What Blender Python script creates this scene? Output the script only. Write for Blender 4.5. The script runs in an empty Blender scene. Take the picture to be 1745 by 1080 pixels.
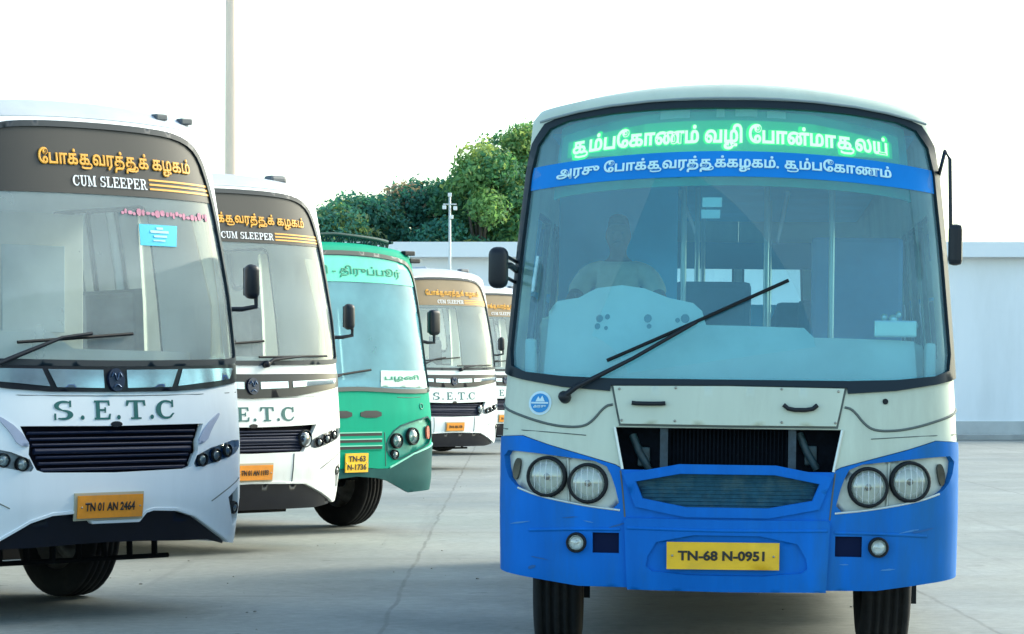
import bpy, bmesh, math, random
import numpy as np
from mathutils import Vector, Matrix
from mathutils.geometry import delaunay_2d_cdt

sc = bpy.context.scene
COL = sc.collection
R = math.radians

# ------------------------------------------------------------------ camera
cam = bpy.data.cameras.new("camera")
cam.sensor_width = 36.0
cam.lens = 5000/1745*36.0
cam.shift_y = 100/1745
cam.clip_start, cam.clip_end = 0.5, 5000
cam_o = bpy.data.objects.new("camera", cam)
COL.objects.link(cam_o)
cam_o.location = (0, 0, 1.66)
cam_o.rotation_euler = (R(90), 0, 0)
sc.camera = cam_o

# ------------------------------------------------------------------ sky, sun, exposure
SUN_EL, SUN_AZ = R(29), R(58)          # azimuth from +Y towards +X
world = bpy.data.worlds.new("World")
sc.world = world
world.use_nodes = True
wn = world.node_tree
sky = wn.nodes.new("ShaderNodeTexSky")
sky.sky_type = 'NISHITA'
sky.sun_disc = False
sky.sun_elevation = SUN_EL
sky.sun_rotation = SUN_AZ
sky.air_density = 1.0
sky.dust_density = 2.2
sky.ozone_density = 1.0
bg = wn.nodes["Background"]
wb = wn.nodes.new("ShaderNodeVectorMath"); wb.operation = 'MULTIPLY'
wb.inputs[1].default_value = (0.90, 1.03, 0.97)      # the photograph's greenish white balance
wn.links.new(sky.outputs[0], wb.inputs[0])
wn.links.new(wb.outputs[0], bg.inputs[0])
bg.inputs[1].default_value = 0.15
sun = bpy.data.lights.new("sun", 'SUN')
sun.energy = 1.25
sun.angle = R(18)
sun.color = (1.0, 0.93, 0.82)
sun_o = bpy.data.objects.new("sun", sun)
COL.objects.link(sun_o)
sd = Vector((math.sin(SUN_AZ)*math.cos(SUN_EL), math.cos(SUN_AZ)*math.cos(SUN_EL), math.sin(SUN_EL)))
sun_o.rotation_euler = sd.to_track_quat('Z', 'Y').to_euler()
sun_o.location = sd*200
sc.view_settings.view_transform = 'Standard'
sc.view_settings.look = 'None'
sc.view_settings.exposure = 1.65
sc.view_settings.gamma = 1.0
sc.cycles.transparent_max_bounces = 24
sc.cycles.max_bounces = 8
sc.cycles.use_denoising = True

# ------------------------------------------------------------------ materials
MATS = {}
def nodes_of(m):
    m.use_nodes = True
    return m.node_tree.nodes, m.node_tree.links
def mat(name, col, rough=0.5, metal=0.0, var=0.0, scale=6.0, dirt=None, dirt_amt=0.0, bump=0.0, coat=0.0, spec=0.5, streak=False):
    if name in MATS: return MATS[name]
    m = bpy.data.materials.new(name); MATS[name] = m
    n, l = nodes_of(m)
    b = n["Principled BSDF"]
    b.inputs["Base Color"].default_value = (*col, 1)
    b.inputs["Roughness"].default_value = rough
    b.inputs["Metallic"].default_value = metal
    b.inputs["Coat Weight"].default_value = coat
    b.inputs["Coat Roughness"].default_value = 0.08
    b.inputs["Specular IOR Level"].default_value = spec
    if var or dirt_amt or bump:
        tc = n.new("ShaderNodeTexCoord")
        mp = n.new("ShaderNodeMapping")
        l.new(tc.outputs["Object"], mp.inputs[0])
        if streak: mp.inputs["Scale"].default_value = (1, 1, .18)
        nz = n.new("ShaderNodeTexNoise"); nz.inputs["Scale"].default_value = scale
        nz.inputs["Detail"].default_value = 6; nz.inputs["Roughness"].default_value = .62
        l.new(mp.outputs[0], nz.inputs["Vector"])
        hs = n.new("ShaderNodeMapRange")
        hs.inputs[1].default_value = .3; hs.inputs[2].default_value = .7
        hs.inputs[3].default_value = 1-var; hs.inputs[4].default_value = 1+var
        l.new(nz.outputs["Fac"], hs.inputs[0])
        mul = n.new("ShaderNodeVectorMath"); mul.operation = 'SCALE'
        mul.inputs[0].default_value = col
        l.new(hs.outputs[0], mul.inputs["Scale"])
        out = mul.outputs[0]
        if dirt_amt:
            n2 = n.new("ShaderNodeTexNoise"); n2.inputs["Scale"].default_value = scale*.45
            n2.inputs["Detail"].default_value = 8; n2.inputs["Roughness"].default_value = .7
            l.new(mp.outputs[0], n2.inputs["Vector"])
            cr = n.new("ShaderNodeMapRange"); cr.inputs[1].default_value = .48; cr.inputs[2].default_value = .72
            cr.inputs[3].default_value = 0; cr.inputs[4].default_value = dirt_amt
            l.new(n2.outputs["Fac"], cr.inputs[0])
            mx = n.new("ShaderNodeMix"); mx.data_type = 'RGBA'
            l.new(cr.outputs[0], mx.inputs[0]); l.new(out, mx.inputs[6])
            mx.inputs[7].default_value = (*(dirt or (.2, .18, .14)), 1)
            out = mx.outputs[2]
            rr = n.new("ShaderNodeMapRange"); rr.inputs[3].default_value = rough; rr.inputs[4].default_value = min(1, rough+.35)
            l.new(n2.outputs["Fac"], rr.inputs[0]); l.new(rr.outputs[0], b.inputs["Roughness"])
        l.new(out, b.inputs["Base Color"])
        if bump:
            bp = n.new("ShaderNodeBump"); bp.inputs["Strength"].default_value = bump; bp.inputs["Distance"].default_value = .02
            l.new(nz.outputs["Fac"], bp.inputs["Height"]); l.new(bp.outputs[0], b.inputs["Normal"])
    return m
def glass(name, tint, refl, rough=.02, rcol=(1, 1, 1), wave=0.0, film=None, film_amt=0.0, ior=1.5):
    """Window pane: see-through tint plus mirror reflection, with optional diffuse film for dust and painted haze."""
    if name in MATS: return MATS[name]
    m = bpy.data.materials.new(name); MATS[name] = m
    n, l = nodes_of(m)
    n.remove(n["Principled BSDF"])
    out = [x for x in n if x.type == 'OUTPUT_MATERIAL'][0]
    t = n.new("ShaderNodeBsdfTransparent"); t.inputs[0].default_value = (*tint, 1)
    g = n.new("ShaderNodeBsdfGlossy"); g.inputs[0].default_value = (*rcol, 1); g.inputs["Roughness"].default_value = rough
    f = n.new("ShaderNodeFresnel"); f.inputs[0].default_value = ior
    a = n.new("ShaderNodeMath"); a.operation = 'ADD'; a.use_clamp = True; a.inputs[1].default_value = refl
    l.new(f.outputs[0], a.inputs[0])
    base = t.outputs[0]
    tc = n.new("ShaderNodeTexCoord")
    if film_amt:
        d = n.new("ShaderNodeBsdfDiffuse"); d.inputs[0].default_value = (*film, 1)
        nz = n.new("ShaderNodeTexNoise"); nz.inputs["Scale"].default_value = 2.3; nz.inputs["Detail"].default_value = 7
        l.new(tc.outputs["Object"], nz.inputs["Vector"])
        mr = n.new("ShaderNodeMapRange"); mr.inputs[1].default_value = .3; mr.inputs[2].default_value = .75
        mr.inputs[3].default_value = film_amt*.78; mr.inputs[4].default_value = film_amt*1.18
        l.new(nz.outputs["Fac"], mr.inputs[0])
        mf = n.new("ShaderNodeMixShader"); l.new(mr.outputs[0], mf.inputs[0]); l.new(t.outputs[0], mf.inputs[1]); l.new(d.outputs[0], mf.inputs[2])
        base = mf.outputs[0]
    if wave:
        nw = n.new("ShaderNodeTexNoise"); nw.inputs["Scale"].default_value = 1.6; nw.inputs["Detail"].default_value = 2
        l.new(tc.outputs["Object"], nw.inputs["Vector"])
        bp = n.new("ShaderNodeBump"); bp.inputs["Strength"].default_value = wave; bp.inputs["Distance"].default_value = .05
        l.new(nw.outputs["Fac"], bp.inputs["Height"]); l.new(bp.outputs[0], g.inputs["Normal"])
    mx = n.new("ShaderNodeMixShader")
    l.new(a.outputs[0], mx.inputs[0]); l.new(base, mx.inputs[1]); l.new(g.outputs[0], mx.inputs[2])
    l.new(mx.outputs[0], out.inputs[0])
    return m
def emit(name, col, strength):
    if name in MATS: return MATS[name]
    m = mat(name, tuple(c*.5 for c in col), .5)
    b = m.node_tree.nodes["Principled BSDF"]
    b.inputs["Emission Color"].default_value = (*col, 1); b.inputs["Emission Strength"].default_value = strength
    return m

# ------------------------------------------------------------------ object helpers
def link(name, me, m=None, parent=None):
    o = bpy.data.objects.new(name, me); COL.objects.link(o)
    if m is not None:
        for x in (m if isinstance(m, (list, tuple)) else [m]): me.materials.append(x)
    if parent is not None: o.parent = parent
    return o
def tag(o, label=None, cat=None, group=None, kind=None):
    if label: o["label"] = label
    if cat: o["category"] = cat
    if group: o["group"] = group
    if kind: o["kind"] = kind
    return o
def empty(name, loc, rz=0, roll=0):
    o = bpy.data.objects.new(name, None); COL.objects.link(o)
    o.empty_display_size = .3
    o.matrix_world = Matrix.Translation(Vector(loc)) @ Matrix.Rotation(rz, 4, 'Z') @ Matrix.Rotation(roll, 4, 'Y')
    return o
class MB:
    """Collects verts and faces of one mesh."""
    def __init__(s): s.v, s.f, s.sm = [], [], []
    def add(s, v, f, smooth=False):
        k = len(s.v); s.v += [tuple(map(float, p)) for p in v]
        for q in f: s.f.append(tuple(int(i)+k for i in q)); s.sm.append(smooth)
        return s
    def box(s, x0, x1, y0, y1, z0, z1, bev=0.0):
        bm = bmesh.new(); bmesh.ops.create_cube(bm, size=1)
        for v in bm.verts: v.co = Vector(((x0+x1)/2+v.co.x*(x1-x0), (y0+y1)/2+v.co.y*(y1-y0), (z0+z1)/2+v.co.z*(z1-z0)))
        if bev: bmesh.ops.bevel(bm, geom=bm.edges[:], offset=bev, segments=2, affect='EDGES', profile=.6)
        return s.bm(bm)
    def bm(s, bm, smooth=False, M=None):
        bm.verts.index_update()
        vs = [tuple((M @ v.co) if M else v.co) for v in bm.verts]
        s.add(vs, [[v.index for v in f.verts] for f in bm.faces], smooth); bm.free(); return s
    def tube(s, pts, r, n=8, cap=True):
        P = [Vector(p) for p in pts]; rr = r if isinstance(r, (list, tuple)) else [r]*len(P)
        vs, up = [], None
        for i, p in enumerate(P):
            t = (P[min(i+1, len(P)-1)]-P[max(i-1, 0)]).normalized()
            if up is None:
                up = Vector((0, 0, 1)) if abs(t.z) < .9 else Vector((1, 0, 0))
            a = t.cross(up).normalized(); b = a.cross(t).normalized(); up = b
            for k in range(n):
                an = 2*math.pi*k/n; vs.append(p+(a*math.cos(an)+b*math.sin(an))*rr[i])
        fs = [[i*n+k, i*n+(k+1) % n, (i+1)*n+(k+1) % n, (i+1)*n+k] for i in range(len(P)-1) for k in range(n)]
        s.add(vs, [f[::-1] for f in fs], True)
        if cap:
            s.add([vs[k] for k in range(n)], [list(range(n))]); s.add([vs[-n+k] for k in range(n)], [list(range(n))[::-1]])
        return s
    def lathe(s, prof, M, n=28, smooth=True):
        """prof: (radius, height) pairs turned round local Z, placed by M."""
        vs = [M @ Vector((r*math.cos(2*math.pi*k/n), r*math.sin(2*math.pi*k/n), h)) for r, h in prof for k in range(n)]
        fs = [[i*n+k, i*n+(k+1) % n, (i+1)*n+(k+1) % n, (i+1)*n+k] for i in range(len(prof)-1) for k in range(n)]
        return s.add(vs, fs, smooth)
    def build(s, name, m, parent=None):
        me = bpy.data.meshes.new(name); me.from_pydata(s.v, [], s.f)
        me.polygons.foreach_set("use_smooth", s.sm); me.update()
        return link(name, me, m, parent)

# ------------------------------------------------------------------ the bus skin
class Surf:
    """Body skin of a bus: s runs round the plan from the front centre, z is the height on the centre line."""
    def __init__(self, W, D, n, L, prof, rear_r=0.15):
        self.W, self.L = W, L
        t = np.linspace(0, np.pi/2, 60)
        x = W*np.sin(t)**(2/n); y = D*(1-np.cos(t)**(2/n))
        tr = np.linspace(0, np.pi/2, 8)
        xs = np.concatenate([x, W-rear_r+rear_r*np.cos(tr), [0]])
        ys = np.concatenate([y, L-rear_r+rear_r*np.sin(tr), [L]])
        sl = np.concatenate([[0], np.cumsum(np.hypot(np.diff(xs), np.diff(ys)))])
        self.px, self.py, self.ps = xs, ys, sl
        self.sF = sl[59]; self.sB = sl[60]; self.sE = sl[67]; self.sT = sl[-1]
        p = np.array(prof); self.pz, self.pw, self.pr, self.pb = p.T
        self.ztop = self.pz[-1]
    def S(self, s, z):
        s = np.asarray(s, float); z = np.asarray(z, float)
        X = np.sign(s)*np.interp(abs(s), self.ps, self.px); Y = np.interp(abs(s), self.ps, self.py)
        w = np.interp(z, self.pz, self.pw); r = np.interp(z, self.pz, self.pr); b = np.interp(z, self.pz, self.pb)
        return np.stack([X*w, Y+r*(1-1.3*Y/self.L), z-b*(X/self.W)**2], -1)
    def N(self, s, z):
        e = .004
        a = self.S(np.asarray(s)+e, z)-self.S(np.asarray(s)-e, z)
        c = self.S(s, np.minimum(np.asarray(z)+e, self.ztop))-self.S(s, np.asarray(z)-e)
        n = np.cross(a, c); return n/np.maximum(np.linalg.norm(n, axis=-1, keepdims=True), 1e-9)
    def s_at(self, x, z):
        w = float(np.interp(z, self.pz, self.pw)); k = min(abs(x)/w, self.W-1e-4)
        return float(np.sign(x)*np.interp(k, self.px[:60], self.ps[:60]))
def roofprof(base, zr, zt, w0, r0, bow, k=7, inset=.2, back=.22, bow2=None):
    out = list(base)
    for i in range(1, k+1):
        a = np.pi/2*i/k
        out.append((zr+(zt-zr)*np.sin(a), w0-inset*(1-np.cos(a)), r0+back*(1-np.cos(a)), bow+((bow if bow2 is None else bow2)-bow)*np.sin(a)))
    return out
MAIN = Surf(1.29, .30, 3.6, 10.2, roofprof([(.3,.985,.05,0),(.55,.995,.0,0),(.9,1,-.01,0),(1.25,1,.0,0),(1.5,.992,.03,0),(1.7,.982,.06,0),(2.45,.94,.15,.03),(2.8,.92,.19,.09),(3.23,.895,.245,.13)], 3.23, 3.335, .895, .24, .13, inset=.11, back=.16))
COACH = Surf(1.30, .42, 3.2, 11.5, roofprof([(.3,.96,.10,0),(.5,.985,.04,0),(.8,1,.0,0),(1.2,1,.0,0),(1.6,.995,.03,0),(2.2,.985,.10,0),(2.9,.965,.21,.02),(3.37,.945,.29,.06)], 3.37, 3.56, .945, .29, .06, inset=.17, back=.3))
LOCAL = Surf(1.28, .34, 3.4, 10.2, roofprof([(.3,.985,.05,0),(.55,.995,.0,0),(.9,1,-.01,0),(1.25,1,.0,0),(1.5,.992,.03,0),(1.7,.982,.06,0),(2.45,.95,.15,.02),(2.97,.925,.22,.07)], 2.97, 3.08, .925, .22, .07, inset=.1, back=.16))
def chaikin(p, k=2, closed=True):
    p = [tuple(q) for q in p]
    for _ in range(k):
        q = []
        for i in range(len(p)):
            a, b = p[i], p[(i+1) % len(p)]
            q += [(a[0]*.75+b[0]*.25, a[1]*.75+b[1]*.25), (a[0]*.25+b[0]*.75, a[1]*.25+b[1]*.75)]
        p = q
    return p
def mir(h):
    """Right half (from the top centre round to the bottom centre) to a closed outline."""
    return list(h)+[(-x, z) for x, z in reversed(h) if abs(x) > 1e-6]
def rrect(a, b, c, d, r=.09):
    o = []
    for x, z, t in ((b-r, d-r, 0), (a+r, d-r, 90), (a+r, c+r, 180), (b-r, c+r, 270)): o += [(x+r*math.cos(R(t+q)), z+r*math.sin(R(t+q))) for q in (0, 22.5, 45, 67.5, 90)]
    return o
def flip(p): return [(-x, z) for x, z in reversed(p)]
def rect(a, b, c, d): return [(a, c), (b, c), (b, d), (a, d)]
def area(p): return sum(p[i][0]*p[(i+1) % len(p)][1]-p[(i+1) % len(p)][0]*p[i][1] for i in range(len(p)))/2
def ccw(p): return list(p) if area(p) > 0 else list(reversed(p))
def inset(p, d):
    p = ccw(p); out = []
    for i in range(len(p)):
        a, b, c = np.array(p[i-1]), np.array(p[i]), np.array(p[(i+1) % len(p)])
        u, v = b-a, c-b
        u = u/max(np.linalg.norm(u), 1e-9); v = v/max(np.linalg.norm(v), 1e-9)
        n1, n2 = np.array([-u[1], u[0]]), np.array([-v[1], v[0]])
        m = n1+n2; m = m/max(np.linalg.norm(m), 1e-9)
        out.append(tuple(b+m*d/max(.4, float(m@n1))))
    return out
def circ(s, z, r, n=20, rz=None): return [(s+r*math.cos(2*math.pi*k/n), z+(rz or r)*math.sin(2*math.pi*k/n)) for k in range(n)]
def densify(p, ds):
    out = []
    for i in range(len(p)):
        a, b = p[i], p[(i+1) % len(p)]
        k = max(1, int(math.ceil(math.hypot(b[0]-a[0], b[1]-a[1])/ds)))
        out += [(a[0]+(b[0]-a[0])*j/k, a[1]+(b[1]-a[1])*j/k) for j in range(k)]
    return out
def inside(P, poly):
    x, y = P[:, 0], P[:, 1]; r = np.zeros(len(P), bool)
    for i in range(len(poly)):
        (x0, y0), (x1, y1) = poly[i-1], poly[i]
        if y0 == y1: continue
        c = ((y0 > y) != (y1 > y)) & (x < (x1-x0)*(y-y0)/(y1-y0)+x0)
        r ^= c
    return r
def tri(outline, holes=(), ds=.06, dz=None):
    dz = dz or ds
    loops = [densify(ccw(outline), max(ds, .02))]+[densify(ccw(h), max(ds, .02)) for h in holes]
    B = np.array([q for l in loops for q in l]); edges = []; k = 0
    for l in loops:
        edges += [(k+i, k+(i+1) % len(l)) for i in range(len(l))]; k += len(l)
    lo, hi = B.min(0), B.max(0)
    gx, gy = np.meshgrid(np.arange(lo[0]+ds/2, hi[0], ds), np.arange(lo[1]+dz/2, hi[1], dz))
    G = np.stack([gx.ravel(), gy.ravel()], 1)
    if len(G):
        ok = inside(G, loops[0])
        for h in loops[1:]: ok &= ~inside(G, h)
        G = G[ok]
    if len(G):
        d = np.min(np.max(np.abs(G[:, None, :]-B[None, :, :])/np.array([ds, dz]), axis=2), axis=1); G = G[d > .35]
    V = [Vector(q) for q in B]+[Vector(q) for q in G]
    v, e, f, *_ = delaunay_2d_cdt(V, edges, [], 0, 1e-6)
    A = np.array([(q.x, q.y) for q in v]); T = np.array(f)
    C = A[T].mean(1); ok = inside(C, loops[0])
    for h in loops[1:]: ok &= ~inside(C, h)
    T = T[ok]
    a = A[T]; cr = (a[:, 1, 0]-a[:, 0, 0])*(a[:, 2, 1]-a[:, 0, 1])-(a[:, 1, 1]-a[:, 0, 1])*(a[:, 2, 0]-a[:, 0, 0])
    T[cr < 0] = T[cr < 0][:, ::-1]
    T = T[abs(cr) > 1e-9]
    return A, T
def patch_into(mb, sf, outline, holes=(), off=0., thick=.02, ds=.06, dz=None):
    A, T = tri(outline, holes, ds, dz)
    P, N = sf.S(A[:, 0], A[:, 1]), sf.N(A[:, 0], A[:, 1])
    O = P+N*off
    mb.add(O, T, True)
    if thick:
        I = O-N*thick
        mb.add(I, T[:, ::-1], True)
        cnt = {}
        for t in T:
            for i in range(3): cnt[(t[i], t[(i+1) % 3])] = 1
        be = [e for e in cnt if (e[1], e[0]) not in cnt]
        vs, fs = [], []
        for a, b in be:
            k = len(vs); vs += [O[b], O[a], I[a], I[b]]; fs.append([k, k+1, k+2, k+3])
        mb.add(vs, fs)
    return mb
def patch(sf, name, m, outline, holes=(), off=0., thick=.02, ds=.06, dz=None, parent=None):
    return patch_into(MB(), sf, outline, holes, off, thick, ds, dz).build(name, m, parent)
def line_on(sf, name, m, pts, r, off, parent, k=2):
    """A thin cord or groove following the skin."""
    p = [tuple(q) for q in pts]
    for _ in range(k):
        q = [p[0]]
        for a, b in zip(p[:-1], p[1:]): q += [(a[0]*.75+b[0]*.25, a[1]*.75+b[1]*.25), (a[0]*.25+b[0]*.75, a[1]*.25+b[1]*.75)]
        p = q+[p[-1]]
    A = np.array(p); P = sf.S(A[:, 0], A[:, 1])+sf.N(A[:, 0], A[:, 1])*off
    return MB().tube([Vector(q) for q in P], r, 6).build(name, m, parent)
def frame_at(sf, s, z, off=0.):
    p, n = sf.S(s, z), sf.N(s, z)
    n = Vector(n); x = Vector((0, 0, 1)).cross(n).normalized(); y = n.cross(x)
    M = Matrix((x, y, n)).transposed().to_4x4(); M.translation = Vector(p)+n*off
    return M
# ------------------------------------------------------------------ lettering
def text_polys(body, bold=0.0):
    """Mesh of a line of text; the bevel thickens the strokes and gives the letters a rounded relief."""
    V, T, x = [], [], 0.
    runs, cur = [], ''
    i = 0
    while i < len(body):
        if body[i:i+2] in ('கு', 'து'):
            if cur: runs.append(cur); cur = ''
            runs.append(body[i:i+2]); i += 2
        else: cur += body[i]; i += 1
    if cur: runs.append(cur)
    for r in runs:
        loop = r in ('கு', 'து'); txt = r[0] if loop else r
        lead = len(txt)-len(txt.lstrip(' ')); trail = len(txt)-len(txt.rstrip(' '))
        x += lead*.30
        c = bpy.data.curves.new("lettering", 'FONT'); c.body = txt.strip(' '); c.size = 1; c.bevel_depth = bold; c.bevel_resolution = 0; c.resolution_u = 3
        o = bpy.data.objects.new("lettering", c); COL.objects.link(o)
        dg = bpy.context.evaluated_depsgraph_get(); dg.update()
        me = bpy.data.meshes.new_from_object(o.evaluated_get(dg))
        P = np.array([v.co[:] for v in me.vertices]); me.calc_loop_triangles()
        t = np.array([q.vertices[:] for q in me.loop_triangles])
        bpy.data.objects.remove(o); bpy.data.curves.remove(c); bpy.data.meshes.remove(me)
        P[:, 0] -= P[:, 0].min(); w = P[:, 0].max()
        if loop:            # the vowel sign: a stroke that leaves the foot of the letter and curls back under it
            b_ = max(bold, .012)+.022
            h = [(w-.05, .03), (w+.05, .02), (w+.12, -.04), (w+.10, -.14), (w-.02, -.20), (w*.5, -.215), (w*.25, -.17), (w*.28, -.10)]
            mb = MB().tube([Vector((px, py, .0)) for px, py in h], b_, 5)
            k = len(P); P = np.vstack([P, np.array(mb.v)]); w += .14
            ex = []
            for f in mb.f:
                for q in range(1, len(f)-1): ex.append((f[0]+k, f[q]+k, f[q+1]+k))
            t = np.vstack([t, np.array(ex)])
        k = len(V); P[:, 0] += x
        V += P.tolist(); T += (t+k).tolist(); x += w+.075+trail*.30
    return np.array(V), np.array(T)
SERIF = {}
def _serif():
    def bars(*r): return [rect(*q) for q in r]
    def arc(cx, cy, rx, ry, a0, a1, w0, w1, n=16):
        o, i = [], []
        for k in range(n+1):
            t = k/n; a = R(a0+(a1-a0)*t); w = w0+(w1-w0)*math.sin(math.pi*t)
            o.append((cx+rx*math.cos(a), cy+ry*math.sin(a))); i.append((cx+(rx-w)*math.cos(a), cy+(ry-min(w, .12))*math.sin(a)))
        return o+i[::-1]
    SERIF['E'] = bars((0, .42, 0, .1), (0, .42, .9, 1), (.08, .26, .1, .9), (.26, .5, .45, .55))+[[(.42, 0), (.72, 0), (.76, .3), (.68, .3), (.62, .1), (.42, .1)], [(.42, .9), (.6, .9), (.64, .72), (.72, .72), (.7, 1), (.42, 1)], rect(.46, .54, .36, .64)]
    SERIF['T'] = bars((.2, .66, 0, .1), (.34, .52, .1, .9), (.1, .76, .9, 1))+[[(0, .7), (.08, .7), (.14, .9), (.1, 1), (.02, 1)], [(.86, .7), (.78, .7), (.72, .9), (.76, 1), (.84, 1)]]
    SERIF['C'] = [arc(.42, .5, .42, .5, 52, 308, .08, .21), rect(.66, .74, .62, 1.0), [(.58, .86), (.7, .74), (.7, .9)], [(.62, .06), (.78, .3), (.7, .32), (.58, .16)]]
    SERIF['S'] = [arc(.36, .735, .31, .265, 40, 262, .07, .17), arc(.36, .265, .33, .265, 98, -130, .07, .19), rect(.56, .63, .66, 1.0), rect(.04, .11, 0, .34)]
    SERIF['.'] = [circ(.1, .1, .1, 10)]
    SERIF['U'] = bars((0, .4, .9, 1), (.11, .29, .3, .9), (.5, .8, .9, 1), (.6, .7, .3, .9))+[arc(.4, .32, .3, .33, 180, 360, .16, .12)]
    SERIF['M'] = bars((0, .3, 0, .1), (.1, .2, .1, .9), (0, .26, .9, 1), (.62, 1.0, 0, .1), (.7, .9, .1, .9), (.7, 1.0, .9, 1))+[[(.1, 1), (.28, 1), (.54, .2), (.46, 0)], [(.46, 0), (.54, .2), (.72, 1), (.8, 1)]]
    SERIF['L'] = bars((0, .42, 0, .1), (0, .4, .9, 1), (.1, .28, .1, .9))+[[(.42, 0), (.68, 0), (.72, .34), (.64, .34), (.58, .1), (.42, .1)]]
    SERIF['P'] = bars((0, .42, 0, .1), (.1, .28, .1, .9), (0, .44, .9, 1), (.28, .44, .42, .52))+[arc(.42, .71, .3, .29, 90, -90, .1, .18)]
    SERIF['R'] = bars((0, .38, 0, .1), (.1, .28, .1, .9), (0, .44, .9, 1), (.28, .44, .45, .55))+[arc(.42, .725, .28, .275, 90, -90, .1, .17), [(.4, .5), (.54, .5), (.7, .1), (.84, .1), (.84, 0), (.6, 0)]]
    SERIF['A'] = bars((0, .3, 0, .1), (.5, .9, 0, .1), (.22, .6, .3, .4))+[[(.1, .1), (.2, .1), (.46, .8), (.4, 1)], [(.4, 1), (.5, 1), (.82, .1), (.6, .1)]]
_serif()
def serif_polys(body, gap=.12, space=.35):
    V, T, x = [], [], 0.
    for ch in body:
        if ch == ' ': x += space; continue
        w = max(q[0] for p in SERIF[ch] for q in p)
        for p in SERIF[ch]:
            A, t = tri(p, (), 10.)
            k = len(V); V += [(x+a[0], a[1]) for a in A]; T += [[i+k for i in q] for q in t]
        x += w+gap
    return np.array(V), np.array(T)
def letter_on(sf, name, m, polys, s0, s1, z0, z1, off, parent, tilt=0.0, fit=None):
    """Lay lettering on the skin between s0..s1; z0..z1 is the baseline to cap height unless fit is given."""
    V, T = polys; V = V.copy()
    x0, x1 = V[:, 0].min(), V[:, 0].max(); V[:, 0] = s0+(V[:, 0]-x0)/(x1-x0)*(s1-s0)
    y0, y1 = (V[:, 1].min(), V[:, 1].max()) if fit is None else fit
    V[:, 1] = z0+(V[:, 1]-y0)/(y1-y0)*(z1-z0)+tilt*(V[:, 0]-s0)
    sc_ = (z1-z0)/max(1e-6, (y1-y0))
    rel = np.zeros(len(V)) if V.shape[1] < 3 else np.clip(V[:, 2]*sc_, -.001, .004)
    P = sf.S(V[:, 0], V[:, 1])+sf.N(V[:, 0], V[:, 1])*(off+rel)[:, None]
    T = np.array(T)
    if V.shape[1] < 3:
        a = V[T]; cr = (a[:, 1, 0]-a[:, 0, 0])*(a[:, 2, 1]-a[:, 0, 1])-(a[:, 1, 1]-a[:, 0, 1])*(a[:, 2, 0]-a[:, 0, 0])
        T[cr < 0] = T[cr < 0][:, ::-1]
    return MB().add(P, T).build(name, m, parent)
# ------------------------------------------------------------------ pieces every bus has
def lamp(sf, parent, s, z, r, off=0., ring=.012, name='headlight', lensmat='lens', depth=.05):
    M = frame_at(sf, s, z, off)
    h = MB().lathe([(r, .012), (r*.96, .004), (r*.8, -depth*.45), (r*.5, -depth*.85), (r*.22, -depth), (r*.2, -depth*.5), (r*.12, -depth*.3), (.0005, -depth*.28)], M).build(name, MATS['reflector'], parent)
    MB().lathe([(r-.002, -.01), (r-.001, .018), (r+ring*.4, .028), (r+ring, .02), (r+ring*1.15, -.012)], M).build('lamp_ring', MATS['black_rubber'], h)
    MB().lathe([(r*.985, .008), (r*.85, .018), (r*.5, .028), (.0005, .032)], M).build('lens', MATS[lensmat], h)
    if r > .09:
        MB().lathe([(.0005, -.02), (.016, -.014), (.02, 0), (.014, .012), (.0005, .016)], M, 14).build('bulb', MATS['bulb_smoke'], h)
        for k in (-2, -1, 0, 1, 2):
            x = k*r*.34; hh = math.sqrt(max(0, (r*.93)**2-x*x))
            ln = MB().tube([M @ Vector((x, hh*t, .010+.022*(1-(x*x+(hh*t)**2)/(r*r)))) for t in np.linspace(-1, 1, 9)], .0028, 5)
            ln.build('lens_rib', MATS['lens_pale'], h)
    return h
def wheel(parent, x, y, r=.5, w=.28, steer=0., side=1):
    M = Matrix.Translation((x, y, r)) @ Matrix.Rotation(steer, 4, 'Z') @ Matrix.Rotation(R(90)*side, 4, 'Y')
    hw = w/2
    rim = MB().lathe([(.30, -hw*.7), (.29, hw*.75), (.26, hw*.8), (.24, hw*.25), (.15, hw*.2), (.14, hw*.7), (.05, hw*.8), (.0005, hw*.8)], M)
    for k in range(8):
        a = 2*math.pi*k/8; rim.lathe([(.018, 0), (.018, .04), (.0005, .045)], M @ Matrix.Translation((.195*math.cos(a), .195*math.sin(a), hw*.22)), 6)
    wh = rim.build('wheel', MATS['rim_steel'], parent)
    t = [(.29, -hw*.78), (.33, -hw), (.40, -hw*1.04), (r-.04, -hw*.98), (r-.008, -hw*.86)]
    for a in (-.55, -.2, .2, .55): t += [(r-.002, hw*(a-.1)), (r-.018, hw*(a-.07)), (r-.018, hw*(a+.07)), (r-.002, hw*(a+.1))]
    t += [(r-.008, hw*.86), (r-.04, hw*.98), (.40, hw*1.04), (.33, hw), (.29, hw*.78)]
    MB().lathe(t, M, 40).build('tyre', MATS['tyre'], wh)
    return wh
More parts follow.
